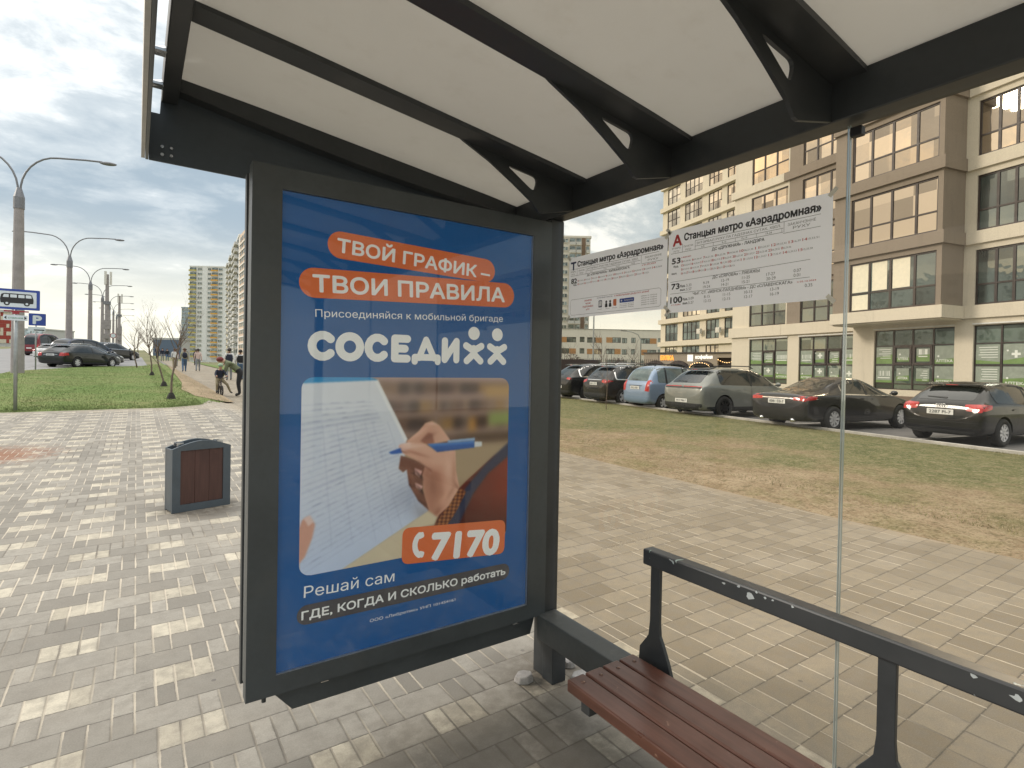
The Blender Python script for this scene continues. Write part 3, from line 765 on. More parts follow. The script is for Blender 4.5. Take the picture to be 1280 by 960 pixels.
    for k in range(28):
        t = k/27
        xl, yl = .2+t*1.0, 85.7-84.6*t; xr, yr = 30.5+23.9*t, 86.7-55.8*t
        s = (yr-yl)/(xr-xl); d = np.abs(Vv-(yl+s*(U-xl)))
        on = (U > xl) & (U < xr-1)
        wdt = .8 if k in (3, 4, 14) else .16
        col(pap*on*np.clip(1.3-d/wdt, 0, 1), (140, 148, 182), .34 if wdt < .5 else .22)
        for j in range(26):      # words
            xw = xl+1+rr.uniform(0, xr-xl-6); lw = rr.uniform(1, 4)
            if rr.random() < .62: col(pap*((U > xw) & (U < xw+lw))*((d < .75) & (Vv > yl+s*(U-xl)+.2)), (132, 140, 170), .26*rr.random())
    for xa in (9, 15, 22, 27.5, 31, 38, 43):
        m = (np.abs(U-(xa+.35*(70-Vv)*(xa/45)))< .14) & (Vv > 12) & (Vv < 76); col(pap*m, (140, 148, 180), .3)
    col(S('backsheet'), (240, 240, 242)); col(S('folder'), (52, 150, 208))
    sl_ = S('sleeve', 2.); col(sl_, (98, 40, 30)); col(sl_*np.clip((U-72)/30, 0, 1), (140, 52, 30)); col(sl_*np.clip((30-Vv)/30, 0, 1), (66, 26, 24))
    col(S('collar', 5), (56, 58, 82))
    cf = S('cuff'); col(cf, (92, 46, 34)); ch = ((np.floor((U*.8+Vv*.6)/1.5)+np.floor((U*.6-Vv*.8)/1.5)) % 2); col(cf*ch, (196, 128, 72), .75)
    un = S('under'); col(un, (128, 82, 66)); col(un*np.clip((48-Vv)/24, 0, 1), (92, 56, 48)); col(un*blur(((U > 46) & (Vv < 47) & (np.abs(((Vv*1.0+U*.5) % 7.5)-3.5) < .8)).astype(float), 2), (70, 40, 36), .8)
    fg = S('finger'); col(fg, (214, 160, 136)); col(fg*np.clip((U-57)/12, 0, 1), (228, 184, 160)); col(S('fingershade', 3), (150, 92, 74), .85)
    hd = S('hand'); col(hd, (212, 158, 134)); col(hd*np.clip((Vv-48)/22, 0, 1), (230, 184, 162)); col(S('palmshade', 7), (164, 108, 86), .6); col(hd*np.clip((U-64)/10, 0, 1), (234, 190, 166), .7)
    col(blur(((np.abs(Vv-(52-.9*(U-52)))< .5) & (U > 51) & (U < 58)).astype(float), 2)*hd, (150, 96, 78), .8)
    for k in ('nail1', 'nail2'): col(S(k), (228, 178, 168))
    col(S('nail3', 1.5), (236, 196, 184), .8); col(S('thumb', 2), (214, 160, 140)); col(blur(poly([(1.6,29.5),(4,30.5),(5.6,27),(3.5,25)]), 1.5), (232, 200, 190))
    pb = S('penbody'); col(pb, (44, 96, 172)); col(pb*np.clip((Vv-60)/1.5, 0, 1), (96, 150, 214), .7); col(pb*np.clip((58.6-Vv)/1.5, 0, 1), (24, 56, 116), .8)
    col(S('pentip'), (40, 92, 178)); col(S('penend'), (222, 224, 226)); col(S('penclip'), (150, 178, 212))
    def blob(cx, cy, rx, ry, c, a, ang=0., mask=None):
        ca, sa = math.cos(R(ang)), math.sin(R(ang)); dx, dy = U-cx, Vv-cy
        g_ = np.exp(-(((dx*ca+dy*sa)/rx)**2+((-dx*sa+dy*ca)/ry)**2)); col(g_ if mask is None else g_*mask, c, a)
    fgm = np.clip(fg+hd, 0, 1)
    for q in ((50.5, 68.2, 6, 1.4, (236, 190, 168), .7, 38), (58, 73.6, 3.4, 1.0, (240, 200, 180), .7, -5), (63.5, 68, 4, 1.3, (224, 172, 148), .6, -52), (56.5, 66.5, 3, 1.2, (128, 76, 62), .5, 30),
              (48.5, 61.6, 6, 1.0, (240, 204, 186), .7, -4), (56, 58.5, 6, 1.6, (228, 178, 154), .5, -28), (50, 57.5, 6, .8, (170, 108, 88), .6, -24), (61, 52, 4, 3, (234, 190, 168), .4, -30),
              (66.5, 48, 2.4, 7, (240, 200, 178), .5, 5), (69.5, 44, 1.2, 9, (186, 130, 106), .45, 0), (62, 42, 2, 6, (186, 128, 104), .35, 10), (58.5, 38, 2.2, 6, (150, 96, 78), .5, 8),
              (64, 30, 5, 2.2, (222, 168, 142), .5, 50), (61.5, 23, 3, 1.4, (150, 96, 76), .55, 50), (68, 33, 4, 1, (176, 122, 98), .4, 62), (71.3, 36, .8, 3, (150, 98, 78), .5, 30), (45.3, 63.2, 2.0, .5, (246, 220, 210), .8, -2), (44, 58.8, 2.5, .5, (140, 86, 72), .6, -20)): blob(*q, mask=fgm)
    for q in ((47.5, 46, 1.2, 4, (176, 120, 98), .5, 20), (50, 37, 1.3, 4.5, (164, 106, 84), .5, 30), (54, 30, 1.2, 4, (140, 88, 70), .5, 30), (51.8, 45, .6, 4, (54, 30, 28), .7, 35), (53, 36, .6, 4, (50, 28, 26), .7, 35)): blob(*q, mask=un)
    blob(46, 34, 10, 9, (120, 126, 150), .30, 30, pap*(1-np.clip(hd+un, 0, 1))); blob(55, 22, 4, 8, (96, 84, 84), .35, 40, pap*(1-np.clip(hd+un, 0, 1)))
    soft = blur(img, 2); img[:] = soft
    img[:] = np.clip(img+rr.normal(0, .008, img.shape), 0, 1)
    small = img.reshape(H, SS, W, SS, 3).mean((1, 3))
    l = np.where(small <= .04045, small/12.92, ((small+.055)/1.055)**2.4)
    # a sheet with rounded corners
    x0, x1, y0, y1, rad = .08, 1.025, .345, 1.105, .045
    P_ = pp(2); vs = []; fs = []
    for j in range(H):
        v = y0+(y1-y0)*j/(H-1)
        dv = max(0, rad-(v-y0), rad-(y1-v)); ins = rad-math.sqrt(max(0, rad*rad-dv*dv))
        for i in range(W):
            u = x0+(x1-x0)*i/(W-1); u = min(max(u, x0+ins), x1-ins); vs.append(P_(u, v))
    for j in range(H-1):
        for i in range(W-1): a = j*W+i; fs.append((a, a+1, a+W+1, a+W))
    me = bpy.data.meshes.new('printed_photo'); me.from_pydata(vs, [], fs)
    at_ = me.color_attributes.new('print', 'FLOAT_COLOR', 'POINT')
    at_.data.foreach_set('color', np.concatenate([l.reshape(-1, 3), np.ones((W*H, 1))], 1).astype(np.float32).ravel())
    m, nt, p = newmat('printed_photo_ink'); n = nt.nodes.new("ShaderNodeVertexColor"); n.layer_name = 'print'
    nt.links.new(n.outputs[0], p.inputs['Base Color']); nt.links.new(n.outputs[0], p.inputs['Emission Color']); p.inputs['Emission Strength'].default_value = PRINT_GLOW; p.inputs['Roughness'].default_value = .45; p.inputs['Specular IOR Level'].default_value = .25
    me.materials.append(m); link('printed_photo', me, po)
printed_picture()
PGLASS = glass_mat('display_glass', (.97, .985, .985), 1.42, .02)
lk(MB().box(PX0+.001, PX1-.001, BY+.006, BY+.010, PZ0+.003, PZ1-.001), 'glass_cover', PGLASS, ad, AO, fix=False)

# ------------------------------------------------------------------ bench
def wood_mat(name, a, b, axis=1, rough=.3):
    m, nt, p = newmat(name); pos = position(nt)
    mp = nt.nodes.new("ShaderNodeMapping"); nt.links.new(pos, mp.inputs[0]); sc = [38, 38, 38]; sc[axis] = 2.2; mp.inputs['Scale'].default_value = sc
    f = noise(nt, mp.outputs[0], 1.0, 6, .6, .6); g_ = noise(nt, pos, 2.5, 5, .6)
    col = mixc(nt, f.step(.32, .68), a, b); col = mixc(nt, g_.step(.5, .75, 0, .5), col, tuple(c*.65 for c in a))
    wear = noise(nt, pos, 22, 6, .7).step(.66, .72, 0, .55); col = mixc(nt, wear, col, (.36, .22, .15))
    nt.links.new(col, p.inputs['Base Color']); nt.links.new(g_.step(.3, .7, rough-.07, rough+.12).s, p.inputs['Roughness']); bump(nt, p, f, .35, .002)
    p.inputs['Specular IOR Level'].default_value = .5; return m
BWOOD = wood_mat('varnished_red_brown_wood', (.082, .033, .022), (.130, .054, .036))
bn = thing('bench', 'bench with red-brown slatted seat and chipped dark metal backrest rail inside the shelter', 'bench', (1.45, .6, 0))
BO = (1.45, .6, 0)
mb = MB(); w = .0765
for i in range(4):
    x = 1.268+i*.085; mb.box(x, x+w, -1.3, 1.478, .408, .45)
lk(mb, 'seat', BWOOD, bn, BO, bevel=.005)
for i in range(4):
    for y in (1.435, .63, -.2): lk(MB().ball((1.268+i*.085+w/2, y, .450), .0085, 5, sz=(1, 1, .5)), 'bolt', mat('tarnished_bolt', (.16, .10, .08), .4, .6), bn, BO, smooth=True)
for y in (1.40, .62, -.20, -1.0):
    lk(MB().box(1.285, 1.66, y-.022, y+.022, .362, .4065), 'seat_support', DARK, bn, BO, bevel=.003)
    prof = [(y-.085, .375), (y+.078, .375), (y+.078, .42), (y+.074, .475), (y+.045, .515), (y+.032, .535), (y+.026, .59), (y+.026, .80), (y-.018, .80), (y-.018, .59), (y-.022, .545), (y-.036, .52), (y-.066, .455), (y-.085, .40)]
    mb = MB(); mb.prism(prof, 'x', 1.632, 1.648); lk(mb, 'back_upright', DARK, bn, BO, bevel=.002)
def chipped():
    m, nt, p = newmat('chipped_anthracite_paint'); pos = position(nt)
    base = mixc(nt, noise(nt, pos, 5, 4).step(.3, .7), (.030, .034, .038), (.044, .047, .05))
    a = noise(nt, pos, 17, 3, .5, .8); b = noise(nt, pos, 2.6, 2)
    chip = (a+b*.55).step(.985, 1.0)
    col = mixc(nt, chip, base, mixc(nt, noise(nt, pos, 6, 2).step(.45, .6), (.42, .47, .48), (.36, .55, .46)))
    nt.links.new(col, p.inputs['Base Color']); p.inputs['Roughness'].default_value = .36
    bump(nt, p, V(nt, chip.s)*-1.0, .5, .002); return m
lk(MB().box(1.618, 1.672, -1.35, 1.455, .802, .862), 'back_rail', chipped(), bn, BO, bevel=.006)
mb = MB()   # the larger patches where the paint has flaked off the rail
for y, z, r_ in ((1.008, .838, .017), (1.045, .853, .006), (1.10, .845, .006), (.985, .856, .005), (.955, .848, .005), (.365, .838, .010), (.44, .851, .007), (.29, .83, .016), (.93, .85, .004), (.87, .853, .004)):
    k = [(y+r_*random.uniform(.35, 1.5)*math.cos(t), z+r_*random.uniform(.3, 1.0)*math.sin(t)) for t in [i*2*math.pi/9 for i in range(9)]]
    lk(MB().prism(k, 'x', 1.6172, 1.6178), 'bare_patch', mat('bare_primer', (.50, .54, .55), .5, var=.15), bn, BO)

# ------------------------------------------------------------------ timetables on the glass
PAPERW = mat('laminated_sheet', (.90, .90, .93), .35, var=.03, scale=3)
_n = PAPERW.node_tree; _t = _n.nodes.new("ShaderNodeBsdfTranslucent"); _t.inputs[0].default_value = (.86, .88, .95, 1); _x = _n.nodes.new("ShaderNodeMixShader"); _x.inputs[0].default_value = .5
_n.links.new(_n.nodes['Principled BSDF'].outputs[0], _x.inputs[1]); _n.links.new(_t.outputs[0], _x.inputs[2]); _n.links.new(_x.outputs[0], _n.nodes['Material Output'].inputs[0]); TBLACK = mat('print_black', (.03, .03, .035), .5, var=.02)
TRED = mat('print_red', (.50, .05, .05), .5, var=.02); TBLUE = mat('print_blue', (.05, .10, .38), .5, var=.02); TNAVY = mat('print_navy', (.02, .03, .10), .5, var=.02); TORG = mat('print_orange', (.72, .22, .10), .5, var=.02); TGREY = mat('print_grey', (.10, .10, .105), .5, var=.02)
TM = [TBLACK, TRED, TBLUE, TNAVY, TORG, TGREY, mat('print_white', (.8, .8, .8), .5, var=.02)]
GX = 1.7495
def timetable(label, y_left, z_bot, wd, ht):
    root = thing('timetable', label, 'timetable', (GX, y_left, z_bot), 0, 'timetables on the shelter glass')
    root.rotation_euler = (0, 0, R(-90))     # local x runs along the sheet, local -y faces the bench
    MB().add([(0, -.0026, 0), (wd, -.0026, 0), (wd, -.0026, ht), (0, -.0026, ht)], [(0, 1, 2, 3)]).build('sheet', PAPERW, root, fix=False)
    TAPE = mat('clear_tape', (.66, .64, .56), .3, var=.1)
    for x_, z_, a_ in ((.0, .0, 45), (wd, .0, -45), (0., ht, -45), (wd, ht, 45)):
        c_, s_ = math.cos(R(a_)), math.sin(R(a_)); q_ = [(x_+u*c_-v*s_, z_+u*s_+v*c_) for u, v in ((-.016, -.007), (.016, -.007), (.016, .007), (-.016, .007))]
        MB().add([(a, -.0034, b) for a, b in q_], [(0, 1, 2, 3)]).build('tape', TAPE, root, fix=False)
    return root, (lambda lay=0: (lambda u, v: (u, -.0030-.0003*lay, v)))
def rule(mb, P, x0, y0, x1, y1, w=.0012, m=0):
    mb.add([P(0)(x0, y0-w/2), P(0)(x1, y1-w/2), P(0)(x1, y1+w/2), P(0)(x0, y0+w/2)], [(0, 1, 2, 3)], m)
def minutes(n0, n1, seed):
    r_ = random.Random(seed); out = []
    for h in range(n0, n1):
        a = r_.randrange(2, 18); st = r_.randrange(15, 24); out.append((str(h % 24), ','.join('%02d' % (a+st*k) for k in range(3) if a+st*k < 60)))
    return out
def hours_row(mb, P, x, y, h, items, wmax):
    tot = sum(len(a)*1.15+len(b)*.62+.6 for a, b in items); k = wmax/tot
    for a, b in items:
        write(mb, a, P(0), x, y-h*.12, h*1.15, len(a)*1.0*k, .012, m=1); x += len(a)*1.15*k
        write(mb, b, P(0), x, y, h*.8, len(b)*.58*k, .0, m=5, res=1); x += (len(b)*.62+.6)*k
# the wider sheet: three bus routes
root, P = timetable('wide white bus timetable with a red letter A, routes 53, 73 and 100', 1.468, 1.776, .625, .325)
mb = MB()
write(mb, 'А', P(0), .022, .262, .040, .040, .03, m=1)
write(mb, 'Станцыя метро «Аэрадромная»', P(0), .075, .276, .026, .515, .028)
for x0, x1, t1, t2 in ((.012, .065, '№ МАРШ-', 'РУТУ'), (.068, .122, 'ПАЧАТАК', 'РУХУ'), (.475, .585, 'ЗАКАНЧЭННЕ', 'РУХУ')):
    write(mb, t1, P(0), (x0+x1)/2, .249, .009 if x1 > .4 else .007, (x1-x0)*.82, .006, align='C', m=5); write(mb, t2, P(0), (x0+x1)/2, .236, .009 if x1 > .4 else .007, (x1-x0)*.5, .006, align='C', m=5)
write(mb, 'ІНТЭРВАЛ РУХУ ПА ГАДЗІНАХ СУТАК, ХВІЛ.', P(0), .132, .251, .0085, .33, .008, m=5)
rule(mb, P, .012, .2325, .47, .2325); rule(mb, P, .125, .2455, .470, .2455); rule(mb, P, .125, .266, .59, .266); rule(mb, P, .47, .228, .59, .228)
for x in (.066, .125, .472): rule(mb, P, x, .248, x+.0012, .248, .034)
for x, t in ((.16, '6-9'), (.25, '9-15'), (.33, '15-19'), (.42, '19-24')): write(mb, t, P(0), x, .2352, .0075, None, .004, align='C', m=5); rule(mb, P, x+.045, .239, x+.046, .239, .012)
write(mb, 'ДС «ДРУЖНАЯ» - ЛАНДЭРА', P(0), .20, .216, .0105, .205, .016)
write(mb, '53', P(0), .018, .192, .022, .040, .026); write(mb, 'буд.', P(0), .026, .177, .0075, .024, .02); write(mb, 'вых.', P(0), .018, .150, .0075, .026, .02)
write(mb, 'з 08.09.2024', P(0), .063, .209, .005, .045, .01, m=1)
for i, (a, b, wmx) in enumerate(((5, 15, .53), (15, 25, .44), (5, 16, .51), (16, 25, .235))): hours_row(mb, P, .063, .193-.0155*i, .0075, minutes(a, b, 31+i), wmx)
rule(mb, P, .012, .121, .56, .130)
write(mb, 'ДС «СЯРОВА» - ЛЯБЯЖЫ', P(0), .205, .113, .0105, .185, .010, m=5)
write(mb, '73', P(0), .018, .092, .022, .038, .026); write(mb, 'буд.', P(0), .060, .097, .0085, .024, .02); write(mb, 'вых.', P(0), .060, .082, .0085, .026, .02)
for r_, y in ((('5.33', '9-19', '12-19', '11-25', '17-27', '0.07'), .096), (('5.57', '19-24', '14-21', '15-21', '20-29', '0.01'), .081)):
    for x, t in zip((.089, .165, .243, .325, .415, .508), r_): write(mb, t, P(0), x, y, .0105, None, .004, m=5)
rule(mb, P, .012, .0745, .56, .0745)
write(mb, 'ЧЫГ. СТ. «МІНСК-ПАЎДНЁВЫ» - ДС «СЛАВІНСКАГА»', P(0), .12, .061, .010, .385, .010, m=5)
write(mb, '100', P(0), .014, .038, .024, .056, .026); write(mb, 'буд.', P(0), .074, .045, .0085, .022, .02); write(mb, 'вых.', P(0), .074, .029, .0085, .024, .02)
write(mb, 'з 11.10.2024', P(0), .018, .028, .005, .045, .01, m=1); write(mb, 'з 02.12.2024', P(0), .52, .061, .005, .06, .01, m=1)
for r_, y in ((('5.09', '8-15', '11-15', '10-13', '13-19', '0.35'), .0445), (('5.27', '12-15', '12-15', '12-17', '16-19', ''), .0285)):
    for x, t in zip((.100, .170, .250, .335, .43, .545), r_):
        if t: write(mb, t, P(0), x, y, .0105, None, .004, m=5)
mb.build('lettering', TM, root, fix=False)
# the narrower sheet: one trolleybus route and a notice
root, P = timetable('white trolleybus timetable with a dark letter T and route 82, nearest the post', 2.078, 1.794, .604, .292)
mb = MB()
write(mb, 'Т', P(0), .014, .232, .036, .036, .03, m=3)
write(mb, 'Станцыя метро «Аэрадромная»', P(0), .062, .244, .025, .52, .028)
for x0, x1, t1, t2 in ((.008, .055, '№ МАРШ-', 'РУТУ'), (.064, .118, 'ПАЧАТАК', 'РУХУ'), (.475, .585, 'ЗАКАНЧЭННЕ', 'РУХУ')):
    write(mb, t1, P(0), (x0+x1)/2, .219, .008, (x1-x0)*.8, .006, align='C', m=5); write(mb, t2, P(0), (x0+x1)/2, .206, .008, (x1-x0)*.5, .006, align='C', m=5)
write(mb, 'ІНТЭРВАЛ РУХУ ПА ГАДЗІНАХ СУТАК, ХВІЛ.', P(0), .13, .220, .0085, .32, .008, m=5)
rule(mb, P, .012, .2025, .46, .2025); rule(mb, P, .125, .215, .462, .215); rule(mb, P, .012, .234, .56, .236); rule(mb, P, .47, .199, .58, .199)
for x in (.059, .122, .466): rule(mb, P, x, .216, x+.0012, .216, .034)
for x, t in ((.16, '6-9'), (.25, '9-15'), (.33, '15-19'), (.42, '19-24')): write(mb, t, P(0), x, .205, .0072, None, .004, align='C', m=5)
write(mb, 'ДС «СЕРАБРАНКА» - КАРЖАНЕЎСКАГА', P(0), .13, .190, .0095, .27, .016)
write(mb, '82', P(0), .018, .166, .024, .040, .026); write(mb, 'буд.', P(0), .034, .155, .0075, .024, .02); write(mb, 'з 01.09.2024', P(0), .47, .190, .006, .075, .01, m=1)
hours_row(mb, P, .064, .172, .0075, minutes(5, 15, 5), .52); hours_row(mb, P, .064, .156, .0075, minutes(15, 25, 6), .45)
bx = rrect(.015, .013, .575, .088, .012); n = len(bx)
for i in range(n):
    a, b = bx[i], bx[(i+1) % n]; d = Vector((b[0]-a[0], b[1]-a[1])).normalized()*.0006
    mb.add([P(0)(a[0]-d.y, a[1]+d.x), P(0)(a[0]+d.y, a[1]-d.x), P(0)(b[0]+d.y, b[1]-d.x), P(0)(b[0]-d.y, b[1]+d.x)], [(0, 1, 2, 3)], 5)
for i, t in enumerate(('СКАНІРУЙ', 'ЧЫТАЙ', 'ПАДПІСВАЙСЯ', '#ТУТ')): write(mb, t, P(0), .14, .072-.014*i, .007, None, .012, align='C', m=1)
write(mb, 'АПЛАЧВАЙ ПРАЕЗД', P(0), .20, .077, .006, .10, .006, m=3); write(mb, 'У МАБІЛЬНЫМ ДАДАТКУ #СВАЁ', P(0), .312, .077, .0065, .20, .012, m=1)
ph = rrect(.212, .036, .235, .068, .004); ph2 = rrect(.2145, .041, .2325, .064, .002)
flat(mb, ph, P(0), 3); flat(mb, ph2, P(1), 6)
for x in (.262, .287): flat(mb, circle(x, .058, .006, 12), P(0), 0); flat(mb, rounded([(x-.009, .034), (x+.009, .034), (x+.006, .052), (x-.006, .052)], .004), P(0), 0)
flat(mb, rrect(.306, .036, .326, .066, .004), P(0), 4)
flat(mb, rrect(.345, .046, .43, .064, .004), P(0), 2); flat(mb, circle(.357, .055, .009, 16), P(.5), 2); flat(mb, circle(.357, .055, .004, 12), P(1), 6); write(mb, 'Аплата', P(1), .372, .052, .007, .05, .01, m=6)
for i in range(3): write(mb, 'спаслацца і захаваць', P(0), .345, .038-.007*i, .004, .085, 0, m=5)
for i in range(5): write(mb, 'даведкі па тэлефоне', P(0), .47, .062-.009*i, .0048, .085, .004, m=5)
for x in (.212, .262, .306): write(mb, 'кошт', P(0), x-.004, .026, .004, .028, 0, m=5)
mb.build('lettering', TM, root, fix=False)

# ------------------------------------------------------------------ litter bin
BINP = mat('blue_grey_paint', (.062, .078, .092), .4, var=.12, scale=6, dirt=((.11, .11, .105), .4)); BINB = wood_mat('dark_brown_boards', (.060, .026, .020), (.082, .036, .028), 2, .5)
bz = G(.55, 6.3)
bi = thing('litter_bin', 'squat litter bin with brown board front and arched blue-grey top on the paving', 'litter bin', (.295, 6.18, bz), R(14))
def gable(w0, w1, zb, zs, zp, n=10): return [(w0, zb), (w1, zb), (w1, zs)]+[(w1+(w0-w1)*k/n, zs+(zp-zs)*(1-abs(2*k/n-1)**1.6)) for k in range(1, n)]+[(w0, zs)]
W = .535
mb = MB(); g1 = gable(0, W, 0, .615, .685)
bm_ = [(.072, .07), (W-.072, .07), (W-.072, .595), (.072, .595)]
bmm = bmesh.new()
for loop in (g1, bm_):
    vv = [bmm.verts.new((q[0], 0, q[1])) for q in loop]
    for i in range(len(vv)): bmm.edges.new((vv[i], vv[(i+1) % len(vv)]))
bmesh.ops.triangle_fill(bmm, edges=bmm.edges[:], use_beauty=True); ge = bmesh.ops.extrude_face_region(bmm, geom=bmm.faces[:])
for v_ in ge['geom']:
    if isinstance(v_, bmesh.types.BMVert): v_.co.y += .03
bmesh.ops.recalc_face_normals(bmm, faces=bmm.faces); me = bpy.data.meshes.new('front_frame'); bmm.to_mesh(me); bmm.free(); me.materials.append(BINP)
link('front_frame', me, bi)
back = link('rear_frame', me, bi); back.location = (0, .18, 0)
mb = MB()
for k in range(3): mb.box(.0725+k*.1305, .0725+k*.1305+.1285, .008, .022, .0705, .5945)
lk(mb, 'board_panel', BINB, bi, bevel=.002)
mb = MB()
for k in range(3): mb.box(.0725+k*.1305, .0725+k*.1305+.1285, .188, .202, .0705, .5945)
lk(mb, 'board_panel', BINB, bi, bevel=.002)
for x0 in (.0, W-.02): lk(MB().box(x0, x0+.02, .031, .179, .012, .612), 'side_panel', BINP, bi, bevel=.003)
mb = MB(); pr = gable(.022, W-.022, .56, .575, .655); mb.prism(pr, 'y', .031, .179); lk(mb, 'lid', mat('dark_lid_paint', (.035, .042, .05), .45), bi)
for x in (.085, W-.085): lk(MB().box(x-.028, x+.028, .05, .066, .628, .668).box(x-.028, x+.028, .144, .16, .628, .668).tube([(x, .05, .65), (x, .16, .65)], .006, 8), 'hinge', STEEL, bi)
# broken paver pieces at the foot of the post
STONE = mat('broken_paver', (.33, .31, .29), .85, var=.25, scale=20, bmp=.5)
rs = random.Random(9)
for k, (x, y, s_, l) in enumerate(((1.60, 2.19, .055, 'broken grey paver piece left of the post foot'), (1.84, 2.03, .065, 'broken paver piece on the right of the post foot, by the rail'), (1.87, 2.17, .04, 'small broken paver piece behind the post foot'))):
    poly = [(x+s_*rs.uniform(.7, 1.1)*math.cos(a), y+s_*rs.uniform(.7, 1.1)*math.sin(a)) for a in [i*2*math.pi/7 for i in range(7)]]
    mb = MB(); mb.v = [(a-x, b-y, 0) for a, b in poly]+[((a-x)*.85, (b-y)*.85, .028+.012*rs.random()) for a, b in poly]; mb.f = [tuple(range(7))[::-1], tuple(range(7, 14))]+[(i, (i+1) % 7, 7+(i+1) % 7, 7+i) for i in range(7)]; mb.m = [0]*9
    o = mb.build('paver_fragment', STONE, bevel=.006); o.location = (x, y, .001); tag(o, l, 'stone', 'broken paver pieces at the post')

# ------------------------------------------------------------------ cars
def car_paint(name, col, metal=.35):
    m, nt, p = newmat(name); pos = position(nt)
    d = noise(nt, pos, 3.5, 6, .65)
    nt.links.new(mixc(nt, d.step(.5, .85, 0, .10), col, (.16, .15, .135)), p.inputs['Base Color'])
    p.inputs['Metallic'].default_value = metal
    nt.links.new(d.step(.3, .8, .30, .5).s, p.inputs['Roughness']); p.inputs['Coat Weight'].default_value = .9; p.inputs['Coat Roughness'].default_value = .03; p.inputs['Specular IOR Level'].default_value = .15
    return m
CGLASS = mat('car_window_glass', (.012, .015, .016), .06, 0., var=.2, spec=.65, coat=.3)
CGLASSL = mat('car_window_glass_pale', (.10, .13, .125), .08, 0., var=.3, scale=3, spec=.65, coat=.3)
TYRE = mat('tyre_rubber', (.018, .018, .018), .85, var=.25); RIMS = mat('silver_alloy', (.66, .66, .67), .38, .45, var=.1); RIMD = mat('dark_alloy', (.05, .05, .055), .35, .7, var=.1)
REDL = mat('red_lamp_lens', (.42, .018, .015), .12, var=.25, scale=14, spec=.6, coat=.6); CLEARL = mat('clear_lamp_lens', (.62, .62, .60), .12, .2, var=.2, scale=14)
CHROME = mat('chrome_trim', (.72, .72, .72), .12, 1., var=.04); PLATE = mat('number_plate_white', (.70, .70, .68), .45, var=.05); TRIM = mat('unpainted_trim', (.020, .021, .022), .6, var=.2)
_wheel = {}
def wheel_mesh(r, w, spokes, dark):
    k = (r, w, spokes, dark)
    if k in _wheel: return _wheel[k]
    N = 28; prof = [(r*.62, -w/2), (r*.90, -w/2), (r*.985, -w*.36), (r, -w*.2), (r, w*.2), (r*.985, w*.36), (r*.90, w/2), (r*.62, w/2), (r*.60, w*.3), (r*.60, -w*.3)]
    mb = MB(); n = len(prof)
    for i in range(N):
        a = 2*math.pi*i/N
        for q, y in prof: mb.v.append((q*math.cos(a), y, q*math.sin(a)))
    for i in range(N):
        for j in range(n): mb.f.append((i*n+j, i*n+(j+1) % n, ((i+1) % N)*n+(j+1) % n, ((i+1) % N)*n+j)); mb.m.append(0)
    ty = mb.mesh('tyre', TYRE, smooth=True)
    mb = MB(); rr = r*.64
    mb.prism(circle(0, 0, r*.61, 28), 'y', -w*.05, w*.05, 1)
    for y in (w*.40,):
        ring = circle(0, 0, rr, 28); ring2 = circle(0, 0, rr*.89, 28)
        for i in range(28):
            a, b, c, d = ring[i], ring[(i+1) % 28], ring2[(i+1) % 28], ring2[i]
            mb.add([(q[0], -y-.012, q[1]) for q in (a, b, c, d)]+[(q[0], -y+.03, q[1]) for q in (a, b, c, d)], [(0, 1, 2, 3), (4, 7, 6, 5), (0, 4, 5, 1), (2, 6, 7, 3)], 0)
        for k_ in range(spokes):
            a = 2*math.pi*k_/spokes; t = Vector((math.cos(a), 0, math.sin(a))); s_ = Vector((-math.sin(a), 0, math.cos(a)))
            w1, w2 = rr*(.9/spokes+.02), rr*(.9/spokes+.035)
            p = [t*rr*.10+s_*w1, t*rr*.10-s_*w1, t*rr*.92-s_*w2, t*rr*.92+s_*w2]
            mb.add([q+Vector((0, -y-.006, 0)) for q in p]+[q+Vector((0, -y+.03, 0)) for q in p], [(0, 1, 2, 3), (4, 7, 6, 5), (0, 4, 5, 1), (1, 5, 6, 2), (2, 6, 7, 3), (3, 7, 4, 0)], 0)
        mb.prism(circle(0, 0, rr*.2, 14), 'y', -y-.014, -y+.03, 0)
    ri = mb.mesh('rim', [RIMD if dark else RIMS, BLACKP])
    _wheel[k] = (ty, ri); return ty, ri

